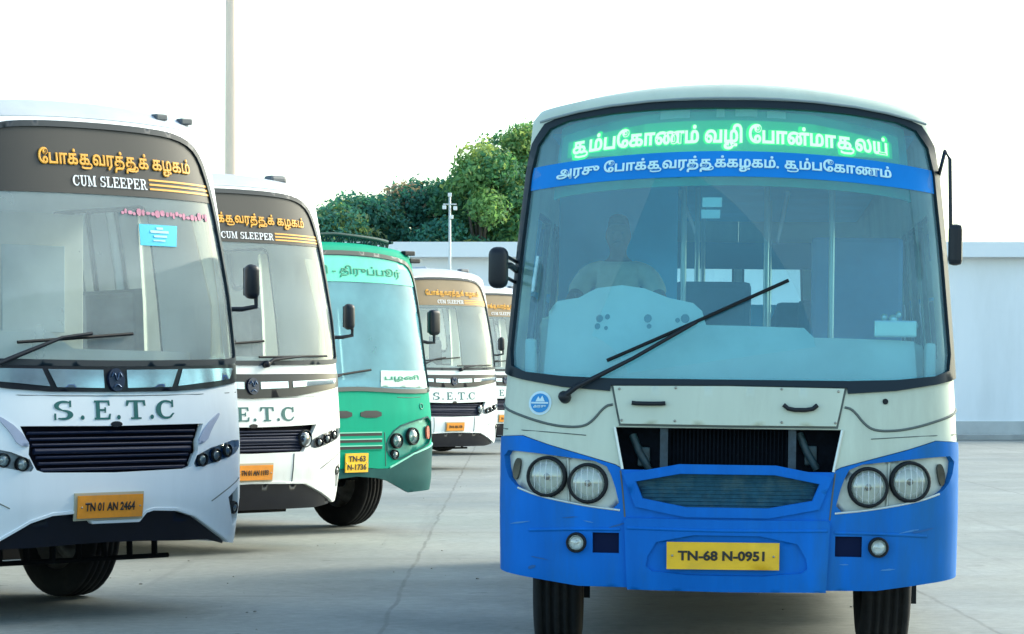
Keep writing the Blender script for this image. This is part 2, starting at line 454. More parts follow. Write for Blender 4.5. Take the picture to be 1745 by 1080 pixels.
def underbody(parent, L, floor=.78, W=1.2, fa=2.3):
    b = MB().box(-W+.12, W-.12, .55, L-.5, floor, floor+.14)
    for x in (-.42, .42): b.box(x-.05, x+.05, .5, L-.6, floor-.24, floor-.001)
    for y in (fa+.8, 3.6, 5.2): b.box(-.37, .37, y-.05, y+.05, floor-.2, floor-.05)
    b.build('chassis', MATS['underbody'], parent)
    for x in (-1, 1):
        MB().box(min(x*.5, x*1.12), max(x*.5, x*1.12), fa+2.2, L-3.9, .30, .779, .05).build('shade_locker', MATS['underbody'], parent)  # unseen lockers, added low to keep light off the ground beneath
    MB().box(-.48, .48, fa+2.3, L-4.2, .27, .73, .05).build('shade_tank', MATS['underbody'], parent)  # unseen tank, set low and wide to darken the ground below
    ax = MB().tube([(-.95, fa, .5), (.95, fa, .5)], .07, 10)
    ax.tube([(-.95, L-3.1, .5), (.95, L-3.1, .5)], .09, 10)
    ax.lathe([(.02, -.2), (.2, -.12), (.22, .1), (.05, .2)], Matrix.Translation((0, L-3.1, .5)) @ Matrix.Rotation(R(90), 4, 'X'))
    ax.tube([(0, L-3.3, .52), (0, 3.0, .66)], .05, 8)
    ax.build('axle', MATS['underbody'], parent)
    e = MB().box(-.3, .3, fa+.2, fa+1.2, .5, .76, .04); e.box(.55, .95, 3.4, 4.3, .42, .76, .05)
    e.build('engine_sump', MATS['underbody'], parent)
    for x in (-1.02, 1.02):
        MB().box(x-.15, x+.15, fa+.62, fa+.64, .25, .80).build('mud_flap', MATS['black_rubber'], parent)
def four_wheels(parent, L, steer=0., tr=1.02, fa=2.3, dx=0.):
    for sx in (-1, 1):
        wheel(parent, sx*tr+dx, fa, steer=steer, side=sx)
        wheel(parent, sx*(tr-.06), L-3.1, w=.5, side=sx)
def arch(sc_, r=.58, z0=.46):
    return [(sc_+r*math.cos(a), max(z0, .5+r*math.sin(a))) for a in np.linspace(math.pi+.06, -.06, 14)]
def sides(sf, mb_top, mb_low, parent, split, bottom, winz, glassm, n_win=7, fa=2.3):
    """Both long sides and the rear: lower skirt with wheel arches, window band, glazed openings."""
    s0 = 1.75; off = sf.sF
    sA = sf.sE
    y2s = lambda y: off+(y-sf.py[59])
    wA, wB = 3.55, sA-.35
    pitch = (wB-wA)/n_win
    wins = [(y2s(1.05), 3.4)]+[(wA+i*pitch, wA+(i+1)*pitch-.12) for i in range(n_win)]
    for sg in (1, -1):
        g = (lambda p: p) if sg > 0 else flip
        holes = [rrect(max(a, s0+.05), b, winz[0], winz[1]) for a, b in wins]
        top = [(s0, split), (sf.sT-.0005, split), (sf.sT-.0005, sf.ztop), (s0, sf.ztop)]
        rear = rrect(sf.sT-.62, sf.sT-.04, 2.28, 2.78, .05)
        patch_into(mb_top, sf, g(top), [g(h) for h in holes+[rear]], 0, .03, .22, .09)
        fr, rr = y2s(fa), y2s(sf.L-3.1)
        low = [(s0, bottom)]+arch(fr, z0=bottom)+arch(rr, z0=bottom)+[(sf.sT-.0005, bottom), (sf.sT-.0005, split-.004), (s0, split-.004)]
        patch_into(mb_low, sf, g(low), [], 0.0, .03, .2, .12)
        for h in holes:
            fo = patch(sf, 'side_window', MATS['black_rubber'], g(inset(h, -.02)), [g(inset(h, .03))], .006, .03, .2, .2, parent)
            patch(sf, 'pane', MATS[glassm], g(inset(h, .01)), (), -.008, 0, .3, .3, fo)
        fo = patch(sf, 'rear_window', MATS['black_rubber'], g(inset(rear, -.02)), [g(inset(rear, .02))], .006, .03, .2, .2, parent)
        patch(sf, 'pane', MATS['clear_glass' if sf is MAIN else glassm], g(inset(rear, .01)), (), -.008, 0, .3, .3, fo)
def roof(sf, m, parent):
    ss = np.concatenate([np.linspace(0, sf.sF, 30), np.linspace(sf.sF, sf.sB, 24)[1:], np.linspace(sf.sB, sf.sT, 10)[1:]])
    ks = np.linspace(-1, 1, 13); V = []
    P = sf.S(ss, np.full(len(ss), sf.ztop)); b = float(sf.pb[-1]); wt = float(sf.pw[-1])
    for p in P:
        for k in ks: V.append((p[0]*k, p[1], sf.ztop-b*(p[0]*k/wt/sf.W)**2))
    n = len(ks)
    F_ = [[i*n+j, (i)*n+j+1, (i+1)*n+j+1, (i+1)*n+j] for i in range(len(ss)-1) for j in range(n-1)]
    return MB().add(V, F_, True).build('roof', m, parent)
def mirror(parent, base, arm, pos, w=.2, h=.42, d=.11, rz=0.):
    a = MB().tube([base]+arm, .018, 8)
    o = a.build('mirror_arm', MATS['black_plastic'], parent)
    bm = bmesh.new(); bmesh.ops.create_cube(bm, size=1)
    for v in bm.verts: v.co = Vector((v.co.x*w, v.co.y*d, v.co.z*h))
    bmesh.ops.bevel(bm, geom=bm.edges[:], offset=.045, segments=4, affect='EDGES', profile=.5)
    M = Matrix.Translation(pos) @ Matrix.Rotation(rz, 4, 'Z')
    mm = MB().bm(bm, True, M).build('mirror', MATS['black_plastic'], parent)
    q = MB(); q.add([M @ Vector(c) for c in ((-w*.38, d/2+.004, -h*.4), (w*.38, d/2+.004, -h*.4), (w*.38, d/2+.004, h*.4), (-w*.38, d/2+.004, h*.4))], [[0, 3, 2, 1]])
    q.build('mirror_glass', MATS['mirror_silver'], mm)
def wiper(sf, parent, pts, blade, r=.016):
    A = np.array(pts); P = sf.S(A[:, 0], A[:, 1])+sf.N(A[:, 0], A[:, 1])*.05
    o = MB().tube([Vector(p) for p in P], [r*1.3, r*1.2]+[r*.85]*(len(pts)-2), 8)
    M = frame_at(sf, pts[0][0], pts[0][1], .0); o.lathe([(.035, 0), (.032, .05), (.015, .065), (.0005, .066)], M, 14)
    w = o.build('wiper', MATS['black_plastic'], parent)
    B = np.array(densify(blade+blade[::-1][1:-1] if False else blade, .12)[:-1] if len(blade) > 2 else [tuple(np.array(blade[0])*(1-t)+np.array(blade[1])*t) for t in np.linspace(0, 1, 12)])
    P = sf.S(B[:, 0], B[:, 1])+sf.N(B[:, 0], B[:, 1])*.022
    MB().tube([Vector(p) for p in P], r*.9, 6).build('wiper_blade', MATS['black_rubber'], w)
    return w
def plate(sf, parent, s0, s1, z0, z1, body, off, colname, two=None, tilt=0.):
    q = [(s0, z0), (s1, z0+tilt), (s1, z1+tilt), (s0, z1)]
    p = patch(sf, 'number_plate', MATS[colname], q, (), off, .012, .1, None, parent)
    h = (z1-z0); w = s1-s0
    for sx in (.05, .95):
        MB().lathe([(.007, 0), (.006, .004), (.0005, .005)], frame_at(sf, s0+w*sx, (z0+z1)/2+tilt*sx, off+.002), 8).build('plate_bolt', MATS['bolt'], p)
    if two:
        letter_on(sf, 'lettering', MATS['plate_black'], text_polys(body, .03), s0+w*.12, s1-w*.12, z0+h*.56, z0+h*.88, off+.003, p)
        letter_on(sf, 'lettering', MATS['plate_black'], text_polys(two, .03), s0+w*.08, s1-w*.08, z0+h*.12, z0+h*.44, off+.003, p)
    else:
        letter_on(sf, 'lettering', MATS['plate_black'], text_polys(body, .035), s0+w*.1, s1-w*.13, z0+h*.32, z0+h*.70, off+.003, p, tilt/w)
    return p
def seat(parent, x, y, z, w=.46, m='seat_cloth'):
    b = MB().box(x-w/2, x+w/2, y-.24, y+.22, z+.36, z+.46, .03)
    s = b.build('seat', MATS[m], parent)
    k = MB().box(x-w/2, x+w/2, y+.2, y+.31, z+.44, z+1.12, .04)
    k.build('backrest', MATS[m], s)
def steering(parent, x, y, z, tilt=R(25)):
    M = Matrix.Translation((x, y, z)) @ Matrix.Rotation(tilt, 4, 'X')
    b = MB(); rr = .235
    b.tube([M @ Vector((rr*math.cos(a), rr*math.sin(a), 0)) for a in np.linspace(0, 2*math.pi, 33)], .017, 8, False)
    for a in (R(200), R(340), R(270)): b.tube([M @ Vector((0, 0, -.03)), M @ Vector((rr*math.cos(a), rr*math.sin(a), 0))], .014, 6)
    b.tube([M @ Vector((0, 0, -.5)), M @ Vector((0, 0, .0))], .03, 8)
    return b.build('steering_wheel', MATS['black_plastic'], parent)
# ------------------------------------------------------------------ palette
mat('black_rubber', (.006, .008, .010), .6, spec=.3)
mat('black_plastic', (.008, .011, .016), .42, spec=.35)
mat('tyre', (.007, .008, .010), .85, var=.3, scale=14, dirt=(.05, .05, .045), dirt_amt=.3)
mat('rim_steel', (.30, .30, .29), .5, .3, var=.2, scale=9, dirt=(.1, .08, .06), dirt_amt=.6)
mat('underbody', (.004, .005, .006), .85, var=.3, scale=4, spec=.2)
mat('reflector', (.93, .95, .93), .38, .15, var=.10, scale=22)
glass('lens', (.93, .97, .96), .10, .03)
glass('clear_glass', (.88, .95, .95), .04)
glass('coach_side_glass', (.62, .70, .70), .05)
glass('city_side_glass', (.66, .84, .88), .04)
glass('headlamp_cover', (.92, .95, .96), .0, .03)
mat('mirror_silver', (.8, .82, .84), .03, 1.0)
mat('plate_black', (.02, .018, .015), .55)
mat('bulb_smoke', (.16, .17, .16), .2, .3)
mat('lens_pale', (.62, .66, .64), .25)
mat('bolt', (.35, .33, .28), .35, .8)
mat('plate_yellow', (.90, .50, .015), .5, var=.06, scale=8, dirt=(.4, .26, .08), dirt_amt=.3)
mat('plate_orange', (.90, .31, .02), .5, var=.08, scale=8, dirt=(.3, .14, .05), dirt_amt=.4)
mat('seat_cloth', (.03, .07, .13), .8, var=.2, scale=9)
mat('coach_seat', (.16, .18, .20), .8, var=.2, scale=9)
mat('interior_pale', (.48, .62, .66), .6, var=.06, scale=3)
mat('interior_floor', (.06, .08, .09), .7, var=.2, scale=5)
mat('grab_pole', (.55, .60, .60), .3, .6)
# ------------------------------------------------------------------ blue and cream town bus (nearest, on the right)
def town_bus():
    sf = MAIN; L = sf.L
    cream = mat('cream_paint', (.56, .61, .49), .45, var=.07, scale=2.6, dirt=(.33, .33, .25), dirt_amt=.6, bump=.06, coat=.08, streak=True)
    blue = mat('blue_paint', (.001, .138, .53), .42, spec=.16, var=.18, scale=3.2, dirt=(.022, .12, .23), dirt_amt=.8, bump=.10, streak=True)
    groove = mat('groove', (.10, .12, .11), .7)
    glass('bus_windscreen', (.62, .95, 1.0), .012, .02, (.75, .95, 1.0), wave=.01, film=(.18, .62, .78), film_amt=.20)  # the film paints an even bright haze over the pane
    bus = empty('town_bus', (1.195, 16.45, 0), R(-4.64), R(.69))
    tag(bus, 'cream and blue town bus facing the viewer with green lit destination board, largest and nearest', 'bus')
    W = 1.75
    bnd = [(1.38, 1.30), (1.17, 1.31), (1.01, 1.26), (.79, 1.20), (.63, 1.155), (.585, 1.13)]
    opn = (.635, 1.365)
    ws_out = mir([(0, 3.225), (.76, 3.235), (1.05, 3.232), (1.20, 3.20), (1.29, 3.09), (1.335, 2.9), (1.365, 2.31), (1.385, 1.78), (1.36, 1.66), (1.20, 1.625), (.95, 1.585), (.675, 1.565), (.67, 1.598), (0, 1.605)])
    ws_in = mir([(0, 3.18), (.74, 3.19), (1.04, 3.188), (1.16, 3.16), (1.235, 3.07), (1.27, 2.9), (1.29, 2.31), (1.30, 1.80), (1.275, 1.70), (1.18, 1.668), (.95, 1.645), (.67, 1.636), (0, 1.636)])
    ws_mid = inset(ws_out, .022)
    # skin
    body, low = MB(), MB()
    front = [(0, sf.ztop), (W, sf.ztop), (W, 1.30)]+bnd+[opn]
    patch_into(body, sf, mir(front), [inset(ws_out, .03)], 0, .035, .05, .055)
    sides(sf, body, low, bus, 1.30, .50, (1.78, 2.72), 'city_side_glass', 7, 1.35)
    body.build('body', cream, bus)
    roof(sf, cream, bus)
    bx = [(1.19, 1.115), (1.13, 1.215), (.93, 1.19), (.69, 1.16), (.64, 1.07), (.60, .90), (.79, .915), (1.06, .965), (1.17, 1.01), (1.215, 1.06)]
    pod = chaikin([(1.30, 1.225), (1.13, 1.215), (.93, 1.193), (.69, 1.165), (.64, 1.07), (.595, .895), (.79, .915), (1.06, .965), (1.19, 1.01), (1.27, 1.09)], 1)
    rec = chaikin([(-.53, 1.105), (.53, 1.105), (.455, .92), (-.455, .92)], 1)
    fog = circ(.845, .712, .052, 18); slot = rect(.605, .755, .655, .77)
    lowf = [(.585, 1.126)]+[(x, z-.004) for x, z in bnd[::-1][1:]]+[(W, 1.296), (W, .55), (1.37, .545), (1.13, .51), (.84, .468), (.30, .462)]
    lowfull = lowf+[(-x, z) for x, z in lowf[::-1]]
    patch_into(low, sf, lowfull, [pod, flip(pod), rec, fog, flip(fog), slot, flip(slot), rect(-.53, .53, .50, .82)], .010, .05, .05)
    low.build('lower_panel', blue, bus)
    # raised rim round the dull grille and the brow over the lamps
    fr = patch(sf, 'grille_frame', blue, inset(rec, -.055), [inset(rec, -.002)], .028, .03, .05, None, bus)
    g = patch(sf, 'lower_grille', mat('dull_teal', (.020, .085, .13), .7, spec=.2, var=.25, scale=18, dirt=(.10, .16, .15), dirt_amt=.5), inset(rec, -.01), (), -.03, .02, .06, None, bus)
    mesh = MB()
    for z in np.arange(.935, 1.10, .021):
        k = .455+(z-.92)/.185*.075-.01
        P = [Vector(q) for q in (sf.S(np.linspace(-k, k, 14), np.full(14, z))+sf.N(np.linspace(-k, k, 14), np.full(14, z))*-.027)]
        mesh.tube(P, .0045, 5)
    mesh.build('grille_bar', MATS['dull_teal'], g)
    # bumper
    pl = chaikin([(-.47, .60), (-.37, .765), (.37, .765), (.47, .60), (.40, .545), (-.40, .545)], 1)
    bumper = patch(sf, 'bumper', blue, mir([(0, .852), (.56, .856), (.575, .84), (.56, .458), (0, .452)]), [pl], .030, .05, .05, None, bus)
    patch(sf, 'plate_recess', blue, inset(pl, -.012), (), .012, .02, .06, None, bumper)
    line_on(sf, 'bumper_crease', blue, [(-.56, .80), (-.2, .792), (.2, .792), (.56, .80)], .010, .026, bumper)
    for sg in (1, -1):
        line_on(sf, 'bumper_crease', blue, [(sg*.60, .79), (sg*.9, .785), (sg*1.12, .775)], .010, .008, bumper)
        line_on(sf, 'panel_seam', groove, [(sg*.60, 1.12), (sg*.585, 1.0), (sg*.572, .86)], .005, .010, bus)
    for sg in (1, -1):
        patch(sf, 'slot_backing', mat('slot_dark', (.003, .009, .04), .7, spec=.12), rect(.59, .77, .64, .785) if sg > 0 else flip(rect(.59, .77, .64, .785)), (), -.012, .02, .08, None, bumper)
        lamp(sf, bus, sg*.845, .712, .044, .026, .012, 'fog_lamp', 'lens', .035)
    plate(sf, bus, -.335, .295, .575, .727, 'TN-68 N-0951', .050, 'plate_yellow', tilt=.003)
    # scuffs, screws and touched-up paint
    rr = random.Random(11)
    for cname, col, n in (('scuff_dark', (.008, .10, .30), 5), ('scuff_pale', (.05, .22, .50), 6)):
        for _ in range(n):
            mb = MB()
            s, z = rr.choice((-1, 1))*rr.uniform(.62, 1.18), rr.uniform(.50, .86)
            if abs(abs(s)-.845) < .09 and abs(z-.712) < .09 or (.58 < abs(s) < .79 and .63 < z < .79): continue
            w, h, a = rr.uniform(.02, .10), rr.uniform(.004, .012), rr.uniform(-.25, .25)
            q = [(s+w*math.cos(t)*rr.uniform(.6, 1)+0, z+h*math.sin(t)*rr.uniform(.5, 1)+a*w*math.cos(t)) for t in np.linspace(0, 2*math.pi, 11)[:-1]]
            patch_into(mb, sf, q, (), .0125, .002, .03)
            mb.build('paint_scuff', mat(cname, col, .7), bumper)
    for sx in (-1, 1):
        for s, z in ((.62, 1.575), (.60, 1.40), (.30, 1.40), (.30, 1.585)):
            MB().lathe([(.008, 0), (.006, .004), (.0005, .005)], frame_at(sf, sx*s, z, .022), 8).build('panel_screw', MATS['bolt'], bus)
    # lamp pods
    podm = mat('pod_silver', (.55, .58, .52), .32, .35, var=.15, scale=7, dirt=(.36, .35, .25), dirt_amt=.35)
    for sg in (1, -1):
        q = inset(pod, -.01); q = q if sg > 0 else flip(q)
        pd = patch(sf, 'lamp_pod', podm, q, (), -.028, .015, .05, None, bus)
        line_on(sf, 'pod_trim', mat('pale_trim', (.62, .66, .62), .3, .4), [(sg*x, z) for x, z in ((.60, .897), (.79, .917), (1.06, .967), (1.19, 1.012))], .007, .008, pd)
        line_on(sf, 'pod_divider', podm, [(sg*.905, 1.185), (sg*.90, 1.06), (sg*.895, .94)], .010, -.024, pd)
        lamp(sf, bus, sg*1.02, 1.078, .098, .0, .017)
        lamp(sf, bus, sg*.785, 1.045, .096, .0, .017)
        ind = patch(sf, 'indicator', mat('smoked_lens', (.03, .035, .03), .15, var=.4, scale=30), [(x*sg, z) for x, z in chaikin([(1.18, 1.17), (1.215, 1.185), (1.245, 1.12), (1.235, 1.055), (1.205, 1.06)], 2)], (), -.012, .016, .05, None, bus)
    # bonnet flap, radiator opening
    hood = chaikin(mir([(0, 1.598), (.655, 1.592), (.605, 1.382), (0, 1.380)]), 0)
    hd = patch(sf, 'bonnet_flap', cream, hood, (), .020, .03, .06, None, bus)
    patch(sf, 'flap_gap', groove, inset(hood, -.012), (), .004, .004, .08, None, hd)
    for c, dip in ((-.45, 0), (.405, .025)):
        line_on(sf, 'flap_handle', MATS['black_plastic'], [(c-.095, 1.497), (c-.06, 1.494-dip), (c+.06, 1.494-dip), (c+.095, 1.497)], .0135, .036, hd, 1)
    op = [(-.63, 1.362), (-.582, 1.132), (.582, 1.132), (.63, 1.362)]
    rad = patch(sf, 'radiator', mat('radiator_dark', (.003, .005, .009), .8, spec=.1, var=.5, scale=26), inset(op, -.04), (), -.16, .02, .08, None, bus)
    fins = MB()
    for x in np.linspace(-.33, .33, 30):
        p = Vector(sf.S(x, 1.25)+sf.N(x, 1.25)*-.15); fins.box(p.x-.004, p.x+.004, p.y-.004, p.y+.012, 1.14, 1.36)
    fins.build('radiator_fin', mat('fin_dark', (.004, .007, .012), .8, spec=.1), rad)
    bz = MB()
    for x in (-.36, .36): p = sf.S(x, 1.25); MB().box(x-.022, x+.022, p[1]+.075, p[1]+.10, 1.10, 1.40).build('radiator_post', mat('post_grey', (.025, .05, .07), .5, var=.4, scale=20), rad)
    hz = MB()
    for x, zz in ((-.47, 1.2), (.47, 1.22)):
        hz = MB(); hz.tube([(x-.07, .14, zz+.12), (x-.03, .12, zz+.02), (x, .12, zz-.03), (x+.03, .13, zz-.08)], .022, 8); hz.box(x-.04, x+.03, .13, .17, zz-.06, zz+.05, .01)
        hz.build('radiator_hose', mat('hose_grey', (.018, .045, .055), .5, var=.5, scale=20), rad)
    for sg in (1, -1):
        line_on(sf, 'opening_edge', mat('pale_trim', (.6, .6, .6), .3), [(sg*.64, 1.362), (sg*.59, 1.128)], .010, .008, bus, 0)
        line_on(sf, 'panel_seam', groove, [(sg*1.40, 1.485), (sg*1.22, 1.43), (sg*1.07, 1.385), (sg*.95, 1.362), (sg*.83, 1.36), (sg*.77, 1.39), (sg*.70, 1.48), (sg*.655, 1.49)], .0075, .001, bus, 2)
        line_on(sf, 'panel_seam', groove, [(sg*1.36, 1.345), (sg*1.1, 1.335), (sg*.8, 1.315)], .003, .001, bus, 1)
    st = patch(sf, 'round_emblem', mat('emblem_white', (.62, .78, .82), .5), circ(-1.075, 1.492, .068), (), .005, .003, .1, None, bus)
    e2 = patch(sf, 'emblem_disc', mat('emblem_blue', (.01, .24, .56), .45), circ(-1.075, 1.492, .054), (), .009, .003, .1, None, st)
    patch(sf, 'emblem_mark', MATS['emblem_white'], [(-1.125, 1.488), (-1.025, 1.488), (-1.025, 1.497), (-1.125, 1.497)], (), .012, .002, .1, None, e2)
    patch(sf, 'emblem_mark', MATS['emblem_white'], [(-1.10, 1.50), (-1.085, 1.53), (-1.075, 1.512), (-1.062, 1.533), (-1.045, 1.50)], (), .012, .002, .1, None, e2)
    letter_on(sf, 'lettering', MATS['emblem_white'], text_polys('அரசு', .03), -1.112, -1.038, 1.462, 1.48, .012, e2)
    patch(sf, 'wiper_hole_plug', MATS['black_rubber'], circ(.885, 1.525, .016), (), .006, .01, .1, None, bus)
    # windscreen
    rb = patch(sf, 'windscreen_seal', mat('seal_dark', (.005, .016, .026), .5, spec=.3), ws_out, [ws_in], .016, .035, .05, None, bus)
    pane = patch(sf, 'windscreen', MATS['bus_windscreen'], ws_mid, (), -.006, 0, .06, None, bus)
    line_on(sf, 'seal_trim', mat('trim_grey', (.22, .27, .27), .4), [(-1.22, 3.21), (-.9, 3.238), (-.4, 3.24), (0, 3.238), (.4, 3.24), (.9, 3.238), (1.22, 3.21)], .008, .03, rb, 1)
    band = patch(sf, 'name_band', mat('band_blue', (.002, .22, .66), .5, spec=.2, var=.08, scale=2), [(-1.265, 2.935), (1.265, 2.935), (1.285, 2.79), (-1.285, 2.79)], (), .001, .003, .06, None, bus)
    letter_on(sf, 'lettering', mat('band_white', (.62, .90, .92), .5), text_polys('அரசு ேபாக்குவரத்துக்கழகம். கும்பேகாணம்', .034), -1.09, .985, 2.815, 2.912, .008, band)
    paper = MB()
    patch_into(paper, sf, rect(-.175, -.055, 2.62, 2.675), (), -.03, .003, .05); patch_into(paper, sf, rect(-.18, -.065, 2.555, 2.605), (), -.03, .003, .05)
    paper.build('windscreen_notice', mat('paper', (.72, .86, .84), .7), bus)
    def arc(r, a0, a1, n=16): return [(-.93+r*math.cos(R(a0+(a1-a0)*k/n)), 1.525+r*math.sin(R(a0+(a1-a0)*k/n))) for k in range(n+1)]
    patch(sf, 'dust_film', glass('dust', (.97, .99, .99), -.2, .5, film=(.55, .66, .66), film_amt=.11, ior=1.01), inset(ws_in, .01), [arc(1.46, 12, 70)+arc(.38, 70, 22)], .0005, 0, .06, None, bus)
    # lit destination board hung behind the glass
    visor = patch(sf, 'visor_panel', mat('visor_teal', (.03, .48, .50), .6, var=.15, scale=3), mir([(0, 3.24), (1.2, 3.22), (1.27, 2.95), (1.27, 2.77), (0, 2.77)]), (), -.17, .02, .08, None, bus)
    bo = chaikin(rect(-1.075, 1.035, 2.945, 3.135), 1)
    board = patch(sf, 'destination_board', emit('led_field', (.01, .65, .22), .17), bo, (), -.11, .05, .07, None, bus)
    patch(sf, 'painted_glow', emit('glow_surround', (.01, .55, .40), .05), inset(bo, -.055), [inset(bo, .004)], -.115, .03, .06, None, board)  # painted glow: emissive rim standing for light spilled round the board
    letter_on(sf, 'letter_halo', emit('led_halo', (.02, .90, .14), .36), text_polys('கும்பேகாணம் வழி ேபான்மாகுலய்', .135), -1.058, 1.022, 2.952, 3.128, -.112, board)  # painted halo: fatter emissive copy stands in for the glow of the letters
    letter_on(sf, 'lettering', emit('led_letters', (.72, 1.0, .42), .72), text_polys('கும்பேகாணம் வழி ேபான்மாகுலய்', .036), -1.035, 1.0, 2.965, 3.115, -.101, board)
    pap = MB()
    for a, b, c, d in ((-.46, -.27, 3.150, 3.195), (-.10, -.05, 3.150, 3.20), (.02, .16, 3.155, 3.195), (.22, .34, 3.150, 3.19)): patch_into(pap, sf, rect(a, b, c, d), (), -.09, .004, .05)
    pap.build('visor_notice', mat('paper_grey', (.38, .62, .64), .7), bus)
    # wiper
    wiper(sf, bus, [(-.93, 1.525), (-.86, 1.58), (-.55, 1.745), (-.19, 1.955)], [(-.70, 1.735), (.345, 2.20)], .013)
    # mirrors
    mirror(bus, Vector(sf.S(-1.38, 2.27)), [(-1.24, .06, 2.27), (-1.27, .02, 2.265)], Vector((-1.305, .02, 2.255)), .112, .235, .10)
    a = MB().tube([Vector(sf.S(1.42, 2.90)), (1.19, .05, 2.93), (1.215, .0, 2.88), (1.225, .0, 2.45)], .011, 8); a.build('mirror_arm', MATS['black_plastic'], bus)
    MB().box(1.212, 1.29, -.03, .05, 2.29, 2.52, .03).build('mirror', MATS['black_plastic'], bus)
    for z in (2.20, 2.32):
        MB().tube([Vector(sf.S(-1.40, z)), (-1.26, .05, z)], .010, 6).build('mirror_bracket', MATS['black_plastic'], bus)
    # roof edge details
    # underside and wheels
    underbody(bus, L, fa=1.35); four_wheels(bus, L, R(2), .975, 1.35, -.05)
    # inside
    MB().box(-1.15, 1.15, .45, L-.3, .93, 1.05).build('floor', MATS['interior_floor'], bus)
    dm = mat('dash_pale', (.92, .93, .88), .5, var=.05, scale=4, dirt=(.5, .6, .58), dirt_amt=.3)
    do = [(-1.19, 1.50), (1.19, 1.50), (1.19, 1.905), (.50, 1.91), (.44, 1.965), (-.14, 1.975), (-.165, 2.055), (-.22, 2.10), (-.37, 2.13), (-.52, 2.185), (-.66, 2.205), (-.82, 2.19), (-.94, 2.135), (-1.1, 2.12), (-1.19, 2.06)]
    dash = patch(sf, 'dashboard', dm, do, (), -.22, .10, .06, None, bus)
    MB().box(-1.12, -.2, .70, .95, 1.3, 2.0, .06).build('dash_rear', dm, dash)
    MB().box(-.15, 1.12, .55, .98, 1.3, 1.86, .05).build('dash_shelf', dm, dash)
    for x in (-1.14, 1.14):
        lip = MB().box(x-.03, x+.03, .28, .44, 1.60, 1.86, .02); lip.build('dash_end', dm, dash)
    q = MB()
    for s, z, r in ((-.79, 2.01, .022), (-.74, 2.02, .016), (-.80, 1.965, .018), (-.745, 1.955, .012), (-.49, 2.01, .024), (-.48, 1.965, .014), (-.265, 2.01, .026), (-.31, 2.0, .014)): patch_into(q, sf, circ(s, z, r, 12), (), -.212, .004, .1)
    q.build('dash_dial', mat('dial_dark', (.10, .22, .26), .4), dash)
    wallm = mat('cab_blue', (.06, .44, .76), .6, var=.12, scale=2)
    par = MB().box(-1.13, -.34, 2.55, 2.59, 1.05, 2.0, .01); par.box(-1.13, -.36, 2.56, 2.58, 2.0, 2.95); par.build('driver_partition', wallm, bus)
    poles = MB()
    for x, y in ((-.32, 2.57), (.22, 3.4), (-.28, 5.2), (.26, 6.8), (.62, 2.0), (-.28, 7.8)): poles.tube([(x, y, 1.05), (x, y, 3.05)], .019, 8)
    for x in (-.35, .35): poles.tube([(x, 2.6, 2.85), (x, L-.6, 2.85)], .016, 8)
    poles.build('grab_pole', MATS['grab_pole'], bus)
    film = mat('rear_film', (.01, .16, .34), .4)
    rw = MB().box(-.66, .66, L-.20, L-.18, 2.62, 2.86); rw.build('rear_blind', film, bus)
    lin = MB().box(-1.05, 1.05, .65, L-.25, 3.045, 3.065); lin.build('ceiling_lining', wallm, bus)
    rp = MB().box(-1.15, 1.15, L-.25, L-.22, 1.05, 2.30); rp.build('rear_lining', wallm, bus)
    for y in (3.6, 4.6, 5.6, 6.6, 7.6, 8.6):
        for x in (-.86, -.42, .52, .95): seat(bus, x, y, 1.05)
    seat(bus, -.13, 2.4, 1.15, .5); seat(bus, .66, 2.9, 1.05)
    # passengers' curtain and bag rack dark mass at the far corner
    MB().box(.50, 1.08, 2.3, 2.36, 1.05, 2.55, .03).build('door_partition', mat('partition_slate', (.07, .24, .50), .6, var=.2, scale=2), bus)
    steering(bus, -.70, 1.18, 2.02)
    MB().box(-.98, -.46, 1.55, 2.05, 1.62, 1.74, .04).build('driver_seat', MATS['seat_cloth'], bus)
    MB().box(-.94, -.50, 2.06, 2.17, 1.70, 2.34, .04).build('driver_seat_back', MATS['seat_cloth'], bus)
    MB().box(-.86, -.58, 1.65, 1.95, 1.05, 1.60, .02).build('seat_pedestal', MATS['underbody'], bus)
    # small shiny shrine on the dash at the right
    sh = MB(); gm = mat('brass_white', (.75, .85, .85), .25, .6)
    for s, z, r in ((.93, 2.03, .022), (.99, 2.02, .03), (1.03, 2.05, .02), (1.06, 2.0, .018), (.90, 2.0, .014), (1.14, 1.985, .028)):
        p = sf.S(s, z)+sf.N(s, z)*-.16; sh.lathe([(.0005, -r), (r*.7, -r*.7), (r, 0), (r*.7, r*.7), (.0005, r)], Matrix.Translation(Vector(p)), 10)
    p = sf.S(1.0, 1.97)+sf.N(1.0, 1.97)*-.16; sh.box(p[0]-.12, p[0]+.12, p[1]-.03, p[1]+.03, 1.89, 1.985, .01)
    sh.build('dash_ornament', gm, bus)
    return bus

